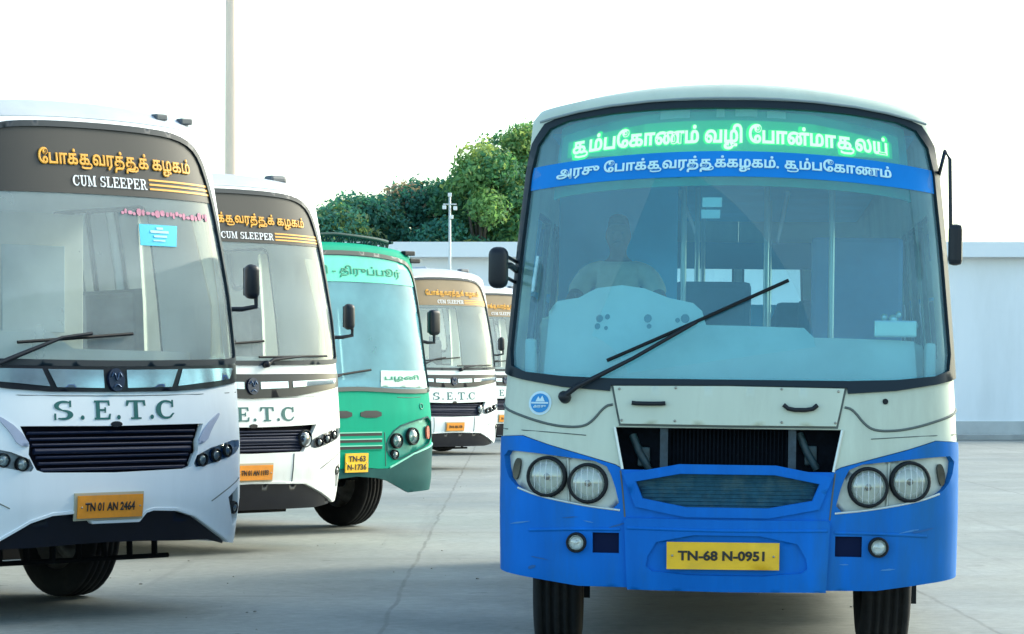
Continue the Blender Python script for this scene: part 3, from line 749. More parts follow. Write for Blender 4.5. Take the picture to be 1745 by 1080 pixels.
# ------------------------------------------------------------------ white sleeper coach
def sleeper_coach(loc, label, kind, plate_txt, header=None):
    sf = COACH; L = sf.L
    white = mat('coach_white', (.80, .84, .86), .30, var=.03, scale=2, dirt=(.45, .47, .48), dirt_amt=.30, coat=.4, streak=True) if kind == 'A' else mat('coach_white_worn', (.77, .79, .76), .36, var=.06, scale=2.6, dirt=(.42, .41, .36), dirt_amt=.55, coat=.25, streak=True)
    black = mat('coach_black', (.005, .006, .012), .3, var=.2, scale=5, coat=.1, spec=.35)
    groove = MATS['groove']; slotm = mat('slot_silver', (.42, .52, .60), .16, .75, var=.15, scale=6)
    glass('coach_windscreen', (.84, .92, .92), .0, .035, (1, .97, .92), wave=.01, film=(.66, .77, .78), film_amt=.27, ior=1.33)
    bus = empty('sleeper_coach', loc, R(45))
    tag(bus, label, 'coach', 'white sleeper coaches parked in a slanted row')
    A = kind == 'A'; fa = 1.95 if A else 3.0; W = 1.75; zw = 0 if A else .035
    ws_out = mir([(0, 3.40), (.57, 3.40), (.80, 3.388), (.96, 3.34), (1.06, 3.24), (1.125, 3.05), (1.20, 2.68), (1.255, 2.25), (1.29, 1.85+zw), (1.26, 1.75+zw), (1.1, 1.735+zw), (.55, 1.725+zw), (0, 1.72+zw)])
    ws_out = inset(chaikin(ws_out, 1), 0)
    ws_in = inset(ws_out, .042)
    body, low = MB(), MB()
    if A:
        lip = [(0, .655), (.20, .655), (.255, .715), (.32, .73), (.53, .72), (.70, .675), (.93, .56), (1.12, .475)]
        gr = mir([(0, 1.318), (.40, 1.322), (.78, 1.325), (.715, 1.20), (.72, 1.135), (.66, 1.03), (.60, 1.012), (0, 1.0)])
        strip = [(.725, 1.13), (1.22, 1.225), (1.25, 1.13), (.80, 1.028), (.665, 1.02)]
        lamps = ((.765, 1.072), (.905, 1.10), (1.035, 1.13)); lr = .040
        sp = [(0, 1.742), (1.24, 1.742), (1.21, 1.615), (.84, 1.572), (.54, 1.553), (0, 1.548)]
        sl = [[(.10, 1.698), (.555, 1.703), (.49, 1.582), (.10, 1.575)], [(.60, 1.705), (1.15, 1.712), (1.09, 1.635), (.545, 1.588)]]
        zl = (1.362, 1.492); pz = (-.345, .20, .70, .85); fogp = [(1.05, .80), (1.19, .87), (1.25, .64), (1.17, .59)]
    else:
        lip = [(0, .655), (.35, .648), (.665, .640), (.90, .555), (1.15, .452)]
        gr = mir([(0, 1.18), (.40, 1.186), (.80, 1.20), (.725, 1.09), (.62, .945), (0, .935)])
        strip = [(.745, 1.075), (1.25, 1.185), (1.27, 1.085), (.80, .97), (.70, .99)]
        lamps = ((.845, 1.03), (.965, 1.06), (1.085, 1.095)); lr = .036
        sp = [(0, 1.672), (1.24, 1.682), (1.22, 1.555), (.90, 1.515), (.54, 1.468), (0, 1.445)]
        sl = [[(.10, 1.60), (.44, 1.605), (.44, 1.545), (.10, 1.535)], [(.50, 1.605), (1.15, 1.63), (1.12, 1.585), (.50, 1.55)]]
        zl = (1.235, 1.368); pz = (-.21, .215, .695, .83); fogp = [(1.12, .79), (1.21, .82), (1.24, .60), (1.17, .575)]
    front = [(0, sf.ztop), (W, sf.ztop), (W, .46), (1.32, .46)]+lip[::-1]
    strip = chaikin(strip, 1); grs = chaikin(gr, 0)
    patch_into(body, sf, mir(front), [inset(ws_out, .03), grs, strip, flip(strip), fogp, flip(fogp)], 0, .04, .05, .06)
    sides(sf, body, low, bus, 1.30, .46, (1.75, 2.95), 'coach_side_glass', 6, fa)
    b = body.build('body', white, bus); low.build('lower_panel', white, bus); roof(sf, mat('roof_dusty', (.40, .43, .46), .5, var=.05, scale=2), bus)
    lp = [(x, z-.004) for x, z in lip]+([(1.12, .455), (.9, .495), (.3, .515), (0, .52)] if A else [(1.15, .43), (.9, .40), (0, .40)])
    patch(sf, 'bumper_lip', black, mir(lp), (), -.035 if A else -.03, .05, .07, None, bus)
    patch(sf, 'roof_cap', mat('cap_grey', (.40, .43, .47), .5, var=.06, scale=3, dirt=(.28, .29, .30), dirt_amt=.4), [(-1.7, 3.43), (1.7, 3.43), (1.7, 3.557), (-1.7, 3.557)], (), .004, .01, .06, .03, bus)
    edge = MB()
    patch_into(edge, sf, [(x, z+.004) for x, z in lip]+[(x, z+.022) for x, z in lip[::-1]], (), .010, .02, .06)
    patch_into(edge, sf, flip([(x, z+.004) for x, z in lip]+[(x, z+.022) for x, z in lip[::-1]]), (), .010, .02, .06)
    edge.build('bumper_edge', white, bus)
    # dark strip under the screen with its silver slots and round emblem
    d = patch(sf, 'screen_sill', black, mir(sp), (), .012, .02, .06, None, bus)
    for q in sl:
        patch(sf, 'sill_slot', slotm, q, (), .017, .004, .06, None, d); patch(sf, 'sill_slot', slotm, flip(q), (), .017, .004, .06, None, d)
    zc = 1.63 if A else 1.56
    em = patch(sf, 'front_emblem', mat('emblem_navy', (.008, .018, .05), .3), circ(.0, zc, .068, 24, .078), (), .03, .02, .06, None, bus)
    line_on(sf, 'emblem_stroke', mat('emblem_steel', (.05, .09, .16), .3, .6), [(-.045, zc+.02), (-.02, zc+.055), (0, zc-.02), (.02, zc+.055), (.045, zc+.02)], .006, .034, em, 1)
    line_on(sf, 'emblem_stroke', MATS['emblem_steel'], [(-.03, zc-.05), (0, zc-.028), (.03, zc-.05)], .005, .034, em, 1)
    line_on(sf, 'bonnet_seam', groove, [(-1.22, sp[0][1]-.20), (-.6, sp[0][1]-.215), (0, sp[0][1]-.22), (.6, sp[0][1]-.215), (1.22, sp[0][1]-.20)], .003, .001, bus, 1)
    gm = mat('letter_green', (.0, .11, .105), .5)
    for ch, a, c in (('S', -.515, -.36), ('.', -.30, -.268), ('E', -.185, -.045), ('.', .005, .037), ('T', .085, .255), ('.', .292, .324), ('C', .345, .51)):
        V, T = serif_polys(ch); V = V.copy(); zz = (zl[0], zl[1]) if ch != '.' else (zl[0], zl[0]+.03)
        V[:, 0] = a+(V[:, 0]-V[:, 0].min())/np.ptp(V[:, 0])*(c-a); V[:, 1] = zz[0]+(V[:, 1]-V[:, 1].min())/np.ptp(V[:, 1])*(zz[1]-zz[0])
        MB().add(sf.S(V[:, 0], V[:, 1])+sf.N(V[:, 0], V[:, 1])*.004, T).build('lettering', gm, bus)
    # grille
    gb = patch(sf, 'front_grille', mat('grille_dark', (.004, .004, .010), .7, spec=.12, var=.3, scale=12), inset(grs, -.02), (), -.07, .02, .07, None, bus)
    lv = MB(); z0, z1 = min(q[1] for q in gr), gr[0][1]
    for k, z in enumerate(np.linspace(z0+.03, z1-.04, 7)):
        hw = (.60 if A else .58)+(z-z0)/(z1-z0)*.13
        s_ = np.linspace(-hw, hw, 16); P = sf.S(s_, np.full(16, z))+sf.N(s_, np.full(16, z))*-.03
        lv.tube([Vector(p) for p in P], .012 if k != 3 else .022, 6)
    lv.build('grille_bar', mat('grille_navy', (.006, .013, .038), .5, spec=.2), gb)
    patch(sf, 'grille_notch', black, circ(0, gr[0][1]+.012, .05, 14, .02), (), .004, .006, .05, None, gb)
    for sg in (1, -1):
        q = strip if sg > 0 else flip(strip)
        ls = patch(sf, 'lamp_strip', mat('lamp_bed', (.48, .53, .55), .3, .15, var=.3, scale=14), inset(q, -.012), (), -.035, .02, .05, None, bus)
        patch(sf, 'lamp_cover', MATS['headlamp_cover'], inset(q, .004), (), .002, 0, .05, None, ls)
        for s, z in lamps: lamp(sf, bus, sg*s, z, lr, -.012, .008, 'headlight', 'lens', .03)
        if A:
            fn = chaikin([(.70, 1.185), (.795, 1.31), (.94, 1.40), (.955, 1.385), (.86, 1.29), (.80, 1.195)], 1)
            patch(sf, 'grille_fin', mat('fin_grey', (.40, .43, .54), .35, var=.1, scale=8), fn if sg > 0 else flip(fn), (), .010, .015, .05, None, bus)
        else:
            lamp(sf, bus, sg*.655, 1.068, .072, -.02, .012, 'headlight', 'lens', .05)
            line_on(sf, 'panel_seam', groove, [(sg*.50, .93), (sg*.49, .80), (sg*.49, .66)], .005, .002, bus, 0)
        f = fogp if sg > 0 else flip(fogp)
        patch(sf, 'fog_recess', black, inset(f, -.015), (), -.04, .02, .05, None, bus)
        lamp(sf, bus, sg*1.165, .72 if A else .755, .038, -.02, .008, 'fog_lamp', 'lens', .02)
        line_on(sf, 'bumper_crease', groove, [(sg*.86, .78), (sg*1.0, .845), (sg*1.22, .93)], .004, .001, bus, 1)
    plate(sf, bus, *pz, plate_txt, .03, 'plate_orange')
    pb = inset(rect(*pz), -.018); patch(sf, 'plate_holder', mat('holder_pale', (.45, .42, .30), .5), pb, (), .012, .01, .08, None, bus)
    # windscreen
    patch(sf, 'windscreen_seal', MATS['seal_dark'], ws_out, [ws_in], .014, .035, .05, None, bus)
    patch(sf, 'windscreen', MATS['coach_windscreen'], inset(ws_out, .02), (), -.006, 0, .06, None, bus)
    vz = 2.905
    vis = inset(ws_in, -.012)
    vp = [(x, z) for x, z in vis if z > vz+.01]
    vp = sorted([q for q in vp if q[0] >= 0], key=lambda q: q[1]); vp = [(vp[0][0]+.012, vz)]+vp
    vp = vp+[(-x, z) for x, z in vp[::-1]]
    band = patch(sf, 'visor_band', header or mat('visor_grey', (.026, .024, .021), .42, spec=.3, var=.06, scale=2), vp, (), .001, .003, .06, None, bus)
    gold = mat('gold_film', (.80, .36, .02), .4, var=.08, scale=8); wt = mat('white_film', (.74, .76, .78), .5)
    if A: tz, ez, st = (3.06, 3.215), (2.955, 3.03), (2.958, 2.99, 3.022)
    else: tz, ez, st = (3.045, 3.185), (2.935, 3.0), (2.935, 2.965, 2.995)
    letter_on(sf, 'lettering', gold, text_polys('ேபாக்குவரத்துக் கழகம்', .042), -.50, .90, *tz, .008, band)
    letter_on(sf, 'lettering', wt, serif_polys('CUM SLEEPER', .08, .4), -.22, .445, *ez, .008, band)
    for z in st:
        patch(sf, 'gold_stripe', gold, [(.47, z), (1.10, z), (1.095, z+.014), (.47, z+.014)], (), .005, .002, .06, None, band)
    # wipers
    wz = 1.78+zw
    wiper(sf, bus, [(-.95, wz-.05), (-.82, wz), (-.45, wz+.13), (-.2, wz+.16)], [(-.78, wz+.10), (.17, wz+.165)], .014)
    if not A: wiper(sf, bus, [(.18, wz-.05), (.25, wz-.01), (.6, wz+.02)], [(.10, wz+.015), (1.0, wz+.03)], .013)
    # mirrors on bent arms
    for sg in (1, -1):
        p = Vector(sf.S(sg*1.36, 2.14 if A else 2.03)); q = p+Vector((sg*.21, -.06, .02))
        mirror(bus, p, [p+Vector((sg*.10, -.03, 0)), q, q+Vector((0, 0, .08))], q+Vector((-sg*.04, 0, .18)), .115, .25, .09, sg*R(-12))
    if A:
        patch(sf, 'blue_sticker', mat('sticker_cyan', (.02, .52, .72), .5), [(.335, 2.715), (.695, 2.715), (.665, 2.565), (.33, 2.565)], (), .002, .003, .06, None, bus)
        mk = MB()
        for a, c, z, h in ((.43, .60, 2.655, .018), (.46, .58, 2.625, .014), (.49, .55, 2.68, .016), (.45, .56, 2.597, .010)): patch_into(mk, sf, rect(a, c, z, z+h), (), .006, .002, .1)
        mk.build('sticker_mark', mat('sticker_pale', (.45, .80, .85), .5), bus)
        pk = MB(); rr = random.Random(4); x = .185
        while x < 1.01:
            w = rr.uniform(.02, .045); h = rr.uniform(.022, .06); z = 2.785+rr.uniform(-.008, .014)
            patch_into(pk, sf, chaikin(rect(x, x+w, z-h/2+.004, z+h/2), 1), (), .002, .002, .1); x += w+rr.uniform(.002, .012)
        pk.build('pink_decal', mat('decal_pink', (.55, .22, .30), .7, var=.2, scale=14), bus)  # decal strip of small blobs standing in for unreadable pink lettering
        for x in (.67, .92):
            p = sf.S(x, 3.50); cl = MB().box(x-.05, x+.05, p[1]-.03, p[1]+.04, p[2]-.02, p[2]+.025, .01); cl.build('marker_lamp', mat('marker_grey', (.09, .10, .11), .5), bus)
    else:
        p = sf.S(.72, 3.54); cl = MB().box(.62, .82, p[1], p[1]+.12, p[2]-.03, p[2]+.05, .03); cl.build('roof_horn', mat('marker_grey', (.09, .10, .11), .5), bus)
    rr_ = MB()
    for x in (-.7, .7): rr_.tube([(x, 1.4, 3.54), (x, 1.5, 3.62), (x, L-1.2, 3.62), (x, L-1.1, 3.54)], .02, 8)
    rr_.build('roof_rail', mat('rail_grey', (.45, .48, .50), .4, .5), bus)
    ac = MB().box(-.75, .75, 4.2, 6.8, 3.50, 3.70, .08); ac.build('roof_unit', white, bus)
    # underside, wheels, inside
    underbody(bus, L, .76, fa=fa); four_wheels(bus, L, 0, 1.02, fa)
    stp = MB()
    for x in np.linspace(-.9, .9, 9): stp.tube([(x, .75, .62), (x+.03, .78, .36)], .022, 6)
    stp.tube([(-1.0, .78, .36), (1.05, .78, .36)], .02, 6)
    stp.build('underrun_bar', MATS['underbody'], bus)
    MB().box(-1.17, 1.17, .62, L-.3, .92, 1.06).build('floor', MATS['interior_floor'], bus)
    dm = mat('coach_dash', (.86, .82, .70), .6, var=.08, scale=4)
    dash = patch(sf, 'dashboard', dm, [(-1.12, 1.5), (1.12, 1.5), (1.12, 1.86), (-.1, 1.88), (-.3, 2.0), (-.9, 2.0), (-1.12, 1.9)], (), -.30, .12, .08, None, bus)
    MB().box(-1.05, 1.05, .75, 1.1, 1.06, 1.84, .05).build('dash_shelf', dm, dash)
    cm = mat('coach_curtain', (.80, .76, .64), .8, var=.12, scale=3)
    cu = MB().box(-1.14, -.28, 2.6, 2.66, 1.06, 3.25, .01); cu.build('cab_partition', cm, bus)
    pn = MB().box(.12, .98, 1.70, 1.74, 1.06, 2.86, .01).build('door_screen', mat('screen_cream', (.84, .80, .68), .7, var=.08, scale=3), bus)
    MB().box(.24, .80, 1.685, 1.698, 1.98, 2.62, .005).build('screen_pane', mat('screen_blue_grey', (.50, .60, .64), .5, var=.1, scale=3), pn)
    for sg in (1, -1):        # gathered curtain at the corner of the screen
        cv = MB(); ss = np.linspace(.98, 1.30, 26); zs = np.linspace(1.80+zw, 2.80, 12); V = []
        for z in zs:
            k = .55+.45*min(1, abs(z-2.15)/.6)
            for i, s in enumerate(ss):
                s2 = 1.30-(1.30-s)*k; V.append(sf.S(s2, z)+sf.N(s2, z)*(-.09-.016*math.sin(i*1.5)))
        n = len(ss); f = [[j*n+i, j*n+i+1, (j+1)*n+i+1, (j+1)*n+i] for j in range(len(zs)-1) for i in range(n-1)]
        V = np.array(V)
        if sg < 0: V = V*np.array([-1, 1, 1]); f = [q[::-1] for q in f]
        cv.add(V, f, True)
        cv.build('curtain', mat('curtain_cream', (.88, .78, .54), .8, var=.06, scale=6), bus)
    MB().box(-1.05, 1.05, .9, L-.3, 3.27, 3.29).build('ceiling_lining', cm, bus)
    steering(bus, -.62, 1.35, 2.0)
    for x, y in ((-.62, 2.1), (.62, 2.4), (-.86, 4.0), (-.4, 4.0), (.6, 4.0)): seat(bus, x, y, 1.15, .5, 'coach_seat')
    pl = MB().tube([(-.25, 2.6, 1.06), (-.25, 2.6, 3.25)], .02, 8); pl.tube([(.10, 1.72, 1.06), (.10, 1.72, 3.25)], .02, 8); pl.build('grab_pole', MATS['grab_pole'], bus)
    return bus

# ------------------------------------------------------------------ green local bus
def local_bus(loc, steer):
    sf = LOCAL; L = sf.L; W = 1.75
    green = mat('green_paint', (.001, .31, .185), .46, spec=.1, var=.10, scale=2.5, dirt=(.01, .20, .13), dirt_amt=.5, streak=True)
    dark = mat('green_dark', (.002, .065, .065), .5, spec=.2, var=.15, scale=3, dirt=(.04, .12, .10), dirt_amt=.4)
    groove = MATS['groove']
    glass('local_windscreen', (.62, .90, .99), .0, .03, wave=.01, film=(.30, .68, .80), film_amt=.42, ior=1.3)
    bus = empty('local_bus', loc, R(45))
    tag(bus, 'green local bus with roof carrier parked between the white coaches', 'bus')
    ws_out = chaikin(mir([(0, 2.985), (.56, 2.978), (.98, 2.955), (1.12, 2.89), (1.21, 2.74), (1.25, 2.44), (1.285, 1.92), (1.30, 1.55), (1.24, 1.475), (.78, 1.465), (.34, 1.487), (0, 1.50)]), 1)
    ws_in = inset(ws_out, .045)
    sk = [(0, .70), (.31, .675), (.48, .675), (.84, .815), (1.20, .90), (1.36, .93)]
    pod = chaikin([(.43, .965), (.58, 1.105), (.84, 1.168), (1.20, 1.225), (1.22, .96), (.84, .84), (.56, .755), (.44, .84)], 1)
    body, low = MB(), MB()
    patch_into(body, sf, mir([(0, sf.ztop), (W, sf.ztop), (W, .93)]+sk[::-1]), [inset(ws_out, .03), pod, flip(pod)], 0, .035, .05, .055)
    sides(sf, body, low, bus, .93, .5, (1.55, 2.45), 'city_side_glass', 7, 1.3)
    body.build('body', green, bus); roof(sf, green, bus)
    lf = [(x, z-.004) for x, z in sk]+[(W, .926), (W, .45), (1.3, .43), (.79, .41), (.44, .545), (.31, .575), (0, .60)]
    patch_into(low, sf, mir(lf), (), .008, .04, .06)
    low.build('lower_panel', dark, bus)
    patch(sf, 'skirt_trim', mat('mint_trim', (.25, .62, .48), .4), [(x, z) for x, z in sk[2:]]+[(x, z+.018) for x, z in sk[2:][::-1]], (), .012, .012, .06, None, bus)
    for sg in (1, -1):
        pd = patch(sf, 'lamp_pod', mat('pod_teal', (.03, .24, .20), .35, .2, var=.25, scale=10), inset(pod, -.012) if sg > 0 else flip(inset(pod, -.012)), (), -.03, .015, .06, None, bus)
        rimp = inset(pod, -.012); patch(sf, 'pod_rim', dark, rimp if sg > 0 else flip(rimp), [inset(pod, .004) if sg > 0 else flip(inset(pod, .004))], .006, .01, .05, None, pd)
        lamp(sf, bus, sg*.585, .965, .068, -.006, .014); lamp(sf, bus, sg*.835, 1.01, .08, -.006, .014); lamp(sf, bus, sg*.55, .82, .042, -.006, .01, 'fog_lamp')
        patch(sf, 'indicator', mat('amber_red', (.45, .09, .06), .25), [(sg*x, z) for x, z in chaikin([(1.09, 1.11), (1.16, 1.12), (1.165, .985), (1.10, .975)], 1)], (), .0, .02, .05, None, bus)
        q = chaikin(rect(.06, .36, 1.215, 1.29), 1); patch(sf, 'air_slot', MATS['black_plastic'], q if sg > 0 else flip(q), (), .006, .008, .06, None, bus)
        line_on(sf, 'panel_seam', groove, [(sg*.40, 1.06), (sg*.41, .9), (sg*.42, .70)], .004, .001, bus, 0)
        line_on(sf, 'panel_seam', groove, [(sg*.62, 1.43), (sg*.80, 1.425), (sg*1.0, 1.43)], .004, .001, bus, 0)
    gg = patch(sf, 'front_grille', green, rect(-.36, .36, .875, 1.075), (), .010, .012, .06, None, bus)
    for k, z in enumerate((.885, .955, 1.025)):
        patch(sf, 'grille_slot', MATS['black_plastic'], rect(-.35, .35, z, z+.028), (), .014, .004, .06, None, gg)
        patch(sf, 'grille_trim', MATS['mint_trim'], rect(-.35, .35, z+.031, z+.040), (), .018, .008, .06, None, gg)
    plate(sf, bus, -.18, .14, .645, .845, 'TN-63', .03, 'plate_yellow', 'N-1736')
    em = mat('emblem_pale_green', (.02, .25, .17), .5)
    line_on(sf, 'small_emblem', em, circ(1.0, 1.33, .03, 12)+[(1.03, 1.33)], .006, .003, bus, 0)
    patch(sf, 'windscreen_seal', mat('seal_green_dark', (.01, .03, .03), .5), ws_out, [ws_in], .014, .035, .05, None, bus)
    patch(sf, 'windscreen', MATS['local_windscreen'], inset(ws_out, .02), (), -.006, 0, .06, None, bus)
    bd = patch(sf, 'destination_board', mat('mint_board', (.06, .58, .40), .45, var=.1, scale=4), [(-1.17, 2.655), (1.17, 2.655), (1.09, 2.86), (.98, 2.91), (.5, 2.93), (-.5, 2.93), (-.98, 2.91), (-1.09, 2.86)], (), .001, .003, .07, None, bus)
    letter_on(sf, 'lettering', mat('board_green', (.0, .22, .13), .5), text_polys('பழனி - திருப்பூர்', .02), -.80, .90, 2.70, 2.83, .006, bd)
    pp = patch(sf, 'windscreen_notice', mat('paper_green', (.55, .74, .62), .6), [(.39, 1.545), (1.19, 1.53), (1.19, 1.71), (.42, 1.715)], (), .001, .003, .07, None, bus)
    letter_on(sf, 'lettering', MATS['board_green'], text_polys('பழனி', .03), .46, 1.02, 1.595, 1.67, .006, pp)
    wiper(sf, bus, [(-.8, 1.5), (-.7, 1.54), (-.2, 1.66)], [(-.75, 1.60), (.25, 1.72)], .014)
    for sg in (1, -1):
        p = Vector(sf.S(sg*1.34, 2.05)); q = p+Vector((sg*.16, -.05, -.02))
        mirror(bus, p, [p+Vector((sg*.08, -.03, -.02)), q, q+Vector((0, 0, .10))], q+Vector((0, 0, .22)), .15, .28, .09)
    # roof carrier
    rk = MB(); gr = mat('rack_green', (.004, .045, .04), .6, spec=.2)
    loop = [Vector((x*.93, y+.10, 3.165-.05*abs(x))) for x, y in zip(list(np.interp(np.linspace(-1.1, 1.1, 23), sf.ps[:60], sf.px[:60])*0+np.linspace(-1.1, 1.1, 23)), [.25+.2*abs(t)**3 for t in np.linspace(-1.1, 1.1, 23)])]
    rk.tube(loop, .022, 6)
    for p in loop[::2]: rk.tube([p, p+Vector((0, .05, -.16))], .012, 5)
    for x in (-1.02, 1.02): rk.tube([(x, .55, 3.11), (x, L-.8, 3.11)], .02, 6)
    for y in np.arange(.8, L-.8, .7):
        rk.tube([(-1.02, y, 3.07), (0, y, 3.10), (1.02, y, 3.07)], .014, 5)
        for x in (-1.02, 1.02): rk.tube([(x, y, 2.98), (x, y, 3.07)], .012, 5)
    for a, b in zip(loop[:-1], loop[1:]):
        rk.tube([a, b+Vector((0, .03, -.11))], .010, 4); rk.tube([b, a+Vector((0, .03, -.11))], .010, 4)
    rk.build('roof_carrier', gr, bus)
    for p in (sf.S(1.08, 3.0), sf.S(1.2, 2.93)):
        mk = MB(); mk.box(p[0]-.03, p[0]+.12, p[1]-.02, p[1]+.05, p[2]+.01, p[2]+.06, .01); mk.build('marker_lamp', MATS['black_plastic'], bus)
    underbody(bus, L, fa=1.3); four_wheels(bus, L, steer, 1.0, 1.3)
    MB().box(-1.15, 1.15, .5, L-.3, .93, 1.05).build('floor', MATS['interior_floor'], bus)
    dm = mat('local_dash', (.34, .58, .62), .6, var=.08, scale=4)
    dash = patch(sf, 'dashboard', dm, [(-1.12, 1.42), (1.12, 1.42), (1.12, 1.62), (-.1, 1.66), (-.3, 1.85), (-.9, 1.85), (-1.12, 1.75)], (), -.26, .10, .08, None, bus)
    MB().box(-1.05, 1.05, .7, 1.0, 1.05, 1.60, .05).build('dash_shelf', dm, dash)
    wm = mat('local_wall', (.40, .58, .72), .7, var=.1, scale=3)
    cu = MB().box(-1.12, -.28, 2.5, 2.54, 1.05, 2.85, .01); cu.build('driver_partition', wm, bus)
    MB().box(-1.0, 1.0, .7, L-.3, 2.88, 2.90).build('ceiling_lining', wm, bus)
    pl = MB()
    for x, y in ((-.25, 2.5), (.3, 3.0), (.72, 2.2), (-.25, 5.0), (.3, 6.0)): pl.tube([(x, y, 1.05), (x, y, 2.88)], .02, 8)
    pl.build('grab_pole', MATS['grab_pole'], bus)
    steering(bus, -.62, 1.25, 1.85)
    for y in (2.1, 3.6, 4.6, 5.6, 6.6):
        for x in (-.86, -.42, .52, .95): seat(bus, x, y, 1.05)
    return bus
# ------------------------------------------------------------------ ground
def ground():
    m = bpy.data.materials.new('yard_concrete'); n, l = nodes_of(m); b = n["Principled BSDF"]
    tc = n.new("ShaderNodeTexCoord"); sep = n.new("ShaderNodeSeparateXYZ"); l.new(tc.outputs["Object"], sep.inputs[0])
    def noise(scale, det, rough=.6, sx=1, sy=1):
        mp = n.new("ShaderNodeMapping"); mp.inputs["Scale"].default_value = (sx, sy, 1); l.new(tc.outputs["Object"], mp.inputs[0])
        z = n.new("ShaderNodeTexNoise"); z.inputs["Scale"].default_value = scale; z.inputs["Detail"].default_value = det; z.inputs["Roughness"].default_value = rough
        l.new(mp.outputs[0], z.inputs["Vector"]); return z.outputs["Fac"]
    def rng(s, a, c, d, e):
        r = n.new("ShaderNodeMapRange"); r.inputs[1].default_value, r.inputs[2].default_value, r.inputs[3].default_value, r.inputs[4].default_value = a, c, d, e
        l.new(s, r.inputs[0]); return r.outputs[0]
    def mth(op, a, c=None, v=None):
        r = n.new("ShaderNodeMath"); r.operation = op
        l.new(a, r.inputs[0])
        if c is not None: l.new(c, r.inputs[1])
        if v is not None: r.inputs[1].default_value = v
        return r.outputs[0]
    def joint(axis, period, shift, width, wob):
        a = mth('ADD', axis, wob); a = mth('ADD', a, v=shift+400*period); a = mth('DIVIDE', a, v=period); f = mth('FRACT', a)
        f = mth('SUBTRACT', f, v=.5); f = mth('ABSOLUTE', f); f = mth('SUBTRACT', f, v=.5); f = mth('ABSOLUTE', f)
        return rng(f, width*.4/period, width/period, 1, 0)
    wob = rng(noise(.9, 4), 0, 1, -.05, .05)
    j1 = joint(sep.outputs[0], 4.0, .86, .022, wob); j2 = joint(sep.outputs[1], 4.5, .4, .03, wob)
    j = mth('MAXIMUM', j1, j2)
    jn = mth('MULTIPLY', j, rng(noise(1.7, 3), .3, .6, .35, 1.0))
    base = n.new("ShaderNodeMix"); base.data_type = 'RGBA'
    base.inputs[6].default_value = (.165, .180, .166, 1); base.inputs[7].default_value = (.258, .266, .238, 1)
    l.new(rng(noise(.22, 7, .62), .33, .67, 0, 1), base.inputs[0])
    fine = n.new("ShaderNodeMix"); fine.data_type = 'RGBA'; fine.blend_type = 'MULTIPLY'; fine.inputs[0].default_value = 1
    l.new(base.outputs[2], fine.inputs[6]); l.new(rng(noise(9, 8, .75), .25, .75, .72, 1.25), fine.inputs[7])
    st = n.new("ShaderNodeMix"); st.data_type = 'RGBA'; l.new(fine.outputs[2], st.inputs[6]); st.inputs[7].default_value = (.10, .105, .10, 1)
    l.new(rng(noise(.55, 8, .7, 1.0, .55), .56, .74, 0, .55), st.inputs[0])
    s2 = n.new("ShaderNodeMix"); s2.data_type = 'RGBA'; l.new(st.outputs[2], s2.inputs[6]); s2.inputs[7].default_value = (.33, .335, .30, 1)
    l.new(rng(noise(1.3, 6, .7, 1.4, .5), .60, .72, 0, .45), s2.inputs[0])
    jm = n.new("ShaderNodeMix"); jm.data_type = 'RGBA'; l.new(s2.outputs[2], jm.inputs[6]); jm.inputs[7].default_value = (.11, .11, .10, 1)
    l.new(mth('MULTIPLY', jn, v=.8), jm.inputs[0])
    vo = n.new("ShaderNodeTexVoronoi"); vo.feature = 'DISTANCE_TO_EDGE'; vo.inputs["Scale"].default_value = .33
    wv = n.new("ShaderNodeVectorMath"); wv.operation = 'ADD'; l.new(tc.outputs["Object"], wv.inputs[0])
    nv = n.new("ShaderNodeTexNoise"); nv.inputs["Scale"].default_value = 1.1; nv.inputs["Detail"].default_value = 5; l.new(tc.outputs["Object"], nv.inputs["Vector"]); l.new(nv.outputs["Color"], wv.inputs[1])
    l.new(wv.outputs[0], vo.inputs["Vector"])
    oil = n.new("ShaderNodeMix"); oil.data_type = 'RGBA'; l.new(jm.outputs[2], oil.inputs[6]); oil.inputs[7].default_value = (.055, .055, .055, 1)
    l.new(mth('MAXIMUM', mth('MULTIPLY', rng(noise(2.6, 4, .55, 1, .8), .66, .72, 0, .7), rng(noise(.35, 2), .45, .6, 0, 1)), rng(noise(1.0, 6, .6, 2.4, .05), .60, .74, 0, .38)), oil.inputs[0])
    ck = n.new("ShaderNodeMix"); ck.data_type = 'RGBA'; l.new(oil.outputs[2], ck.inputs[6]); ck.inputs[7].default_value = (.12, .12, .11, 1)
    l.new(mth('MULTIPLY', rng(vo.outputs["Distance"], .001, .004, .4, 0), rng(noise(.4, 2), .48, .56, 0, 1)), ck.inputs[0])
    l.new(ck.outputs[2], b.inputs["Base Color"])
    l.new(rng(noise(.8, 5), .3, .7, .62, .85), b.inputs["Roughness"])
    bp = n.new("ShaderNodeBump"); bp.inputs["Strength"].default_value = .35; bp.inputs["Distance"].default_value = .01
    l.new(noise(22, 8, .75), bp.inputs["Height"]); l.new(bp.outputs[0], b.inputs["Normal"])
    g = MB(); xs = [-900, -60, 60, 900]; ys = [-300, -20, 90, 1800]
    g.add([(x, y, 0) for y in ys for x in xs], [[r*4+c, r*4+c+1, (r+1)*4+c+1, (r+1)*4+c] for r in range(3) for c in range(3)])
    tag(g.build('ground', m), kind='structure')
    # bits of grit and a few flat stones
    rr = random.Random(7); gr = MB()
    for _ in range(110):
        y = rr.uniform(18, 60); x = rr.uniform(-4.5, 3.5)*y/26
        r = rr.uniform(.004, .013)
        M = Matrix.Translation((x, y, r*.3)) @ Matrix.Rotation(rr.uniform(0, 6), 4, 'Z') @ Matrix.Diagonal((rr.uniform(.7, 1.5), rr.uniform(.7, 1.5), .6, 1))
        bm = bmesh.new(); bmesh.ops.create_icosphere(bm, subdivisions=1, radius=r); gr.bm(bm, False, M)
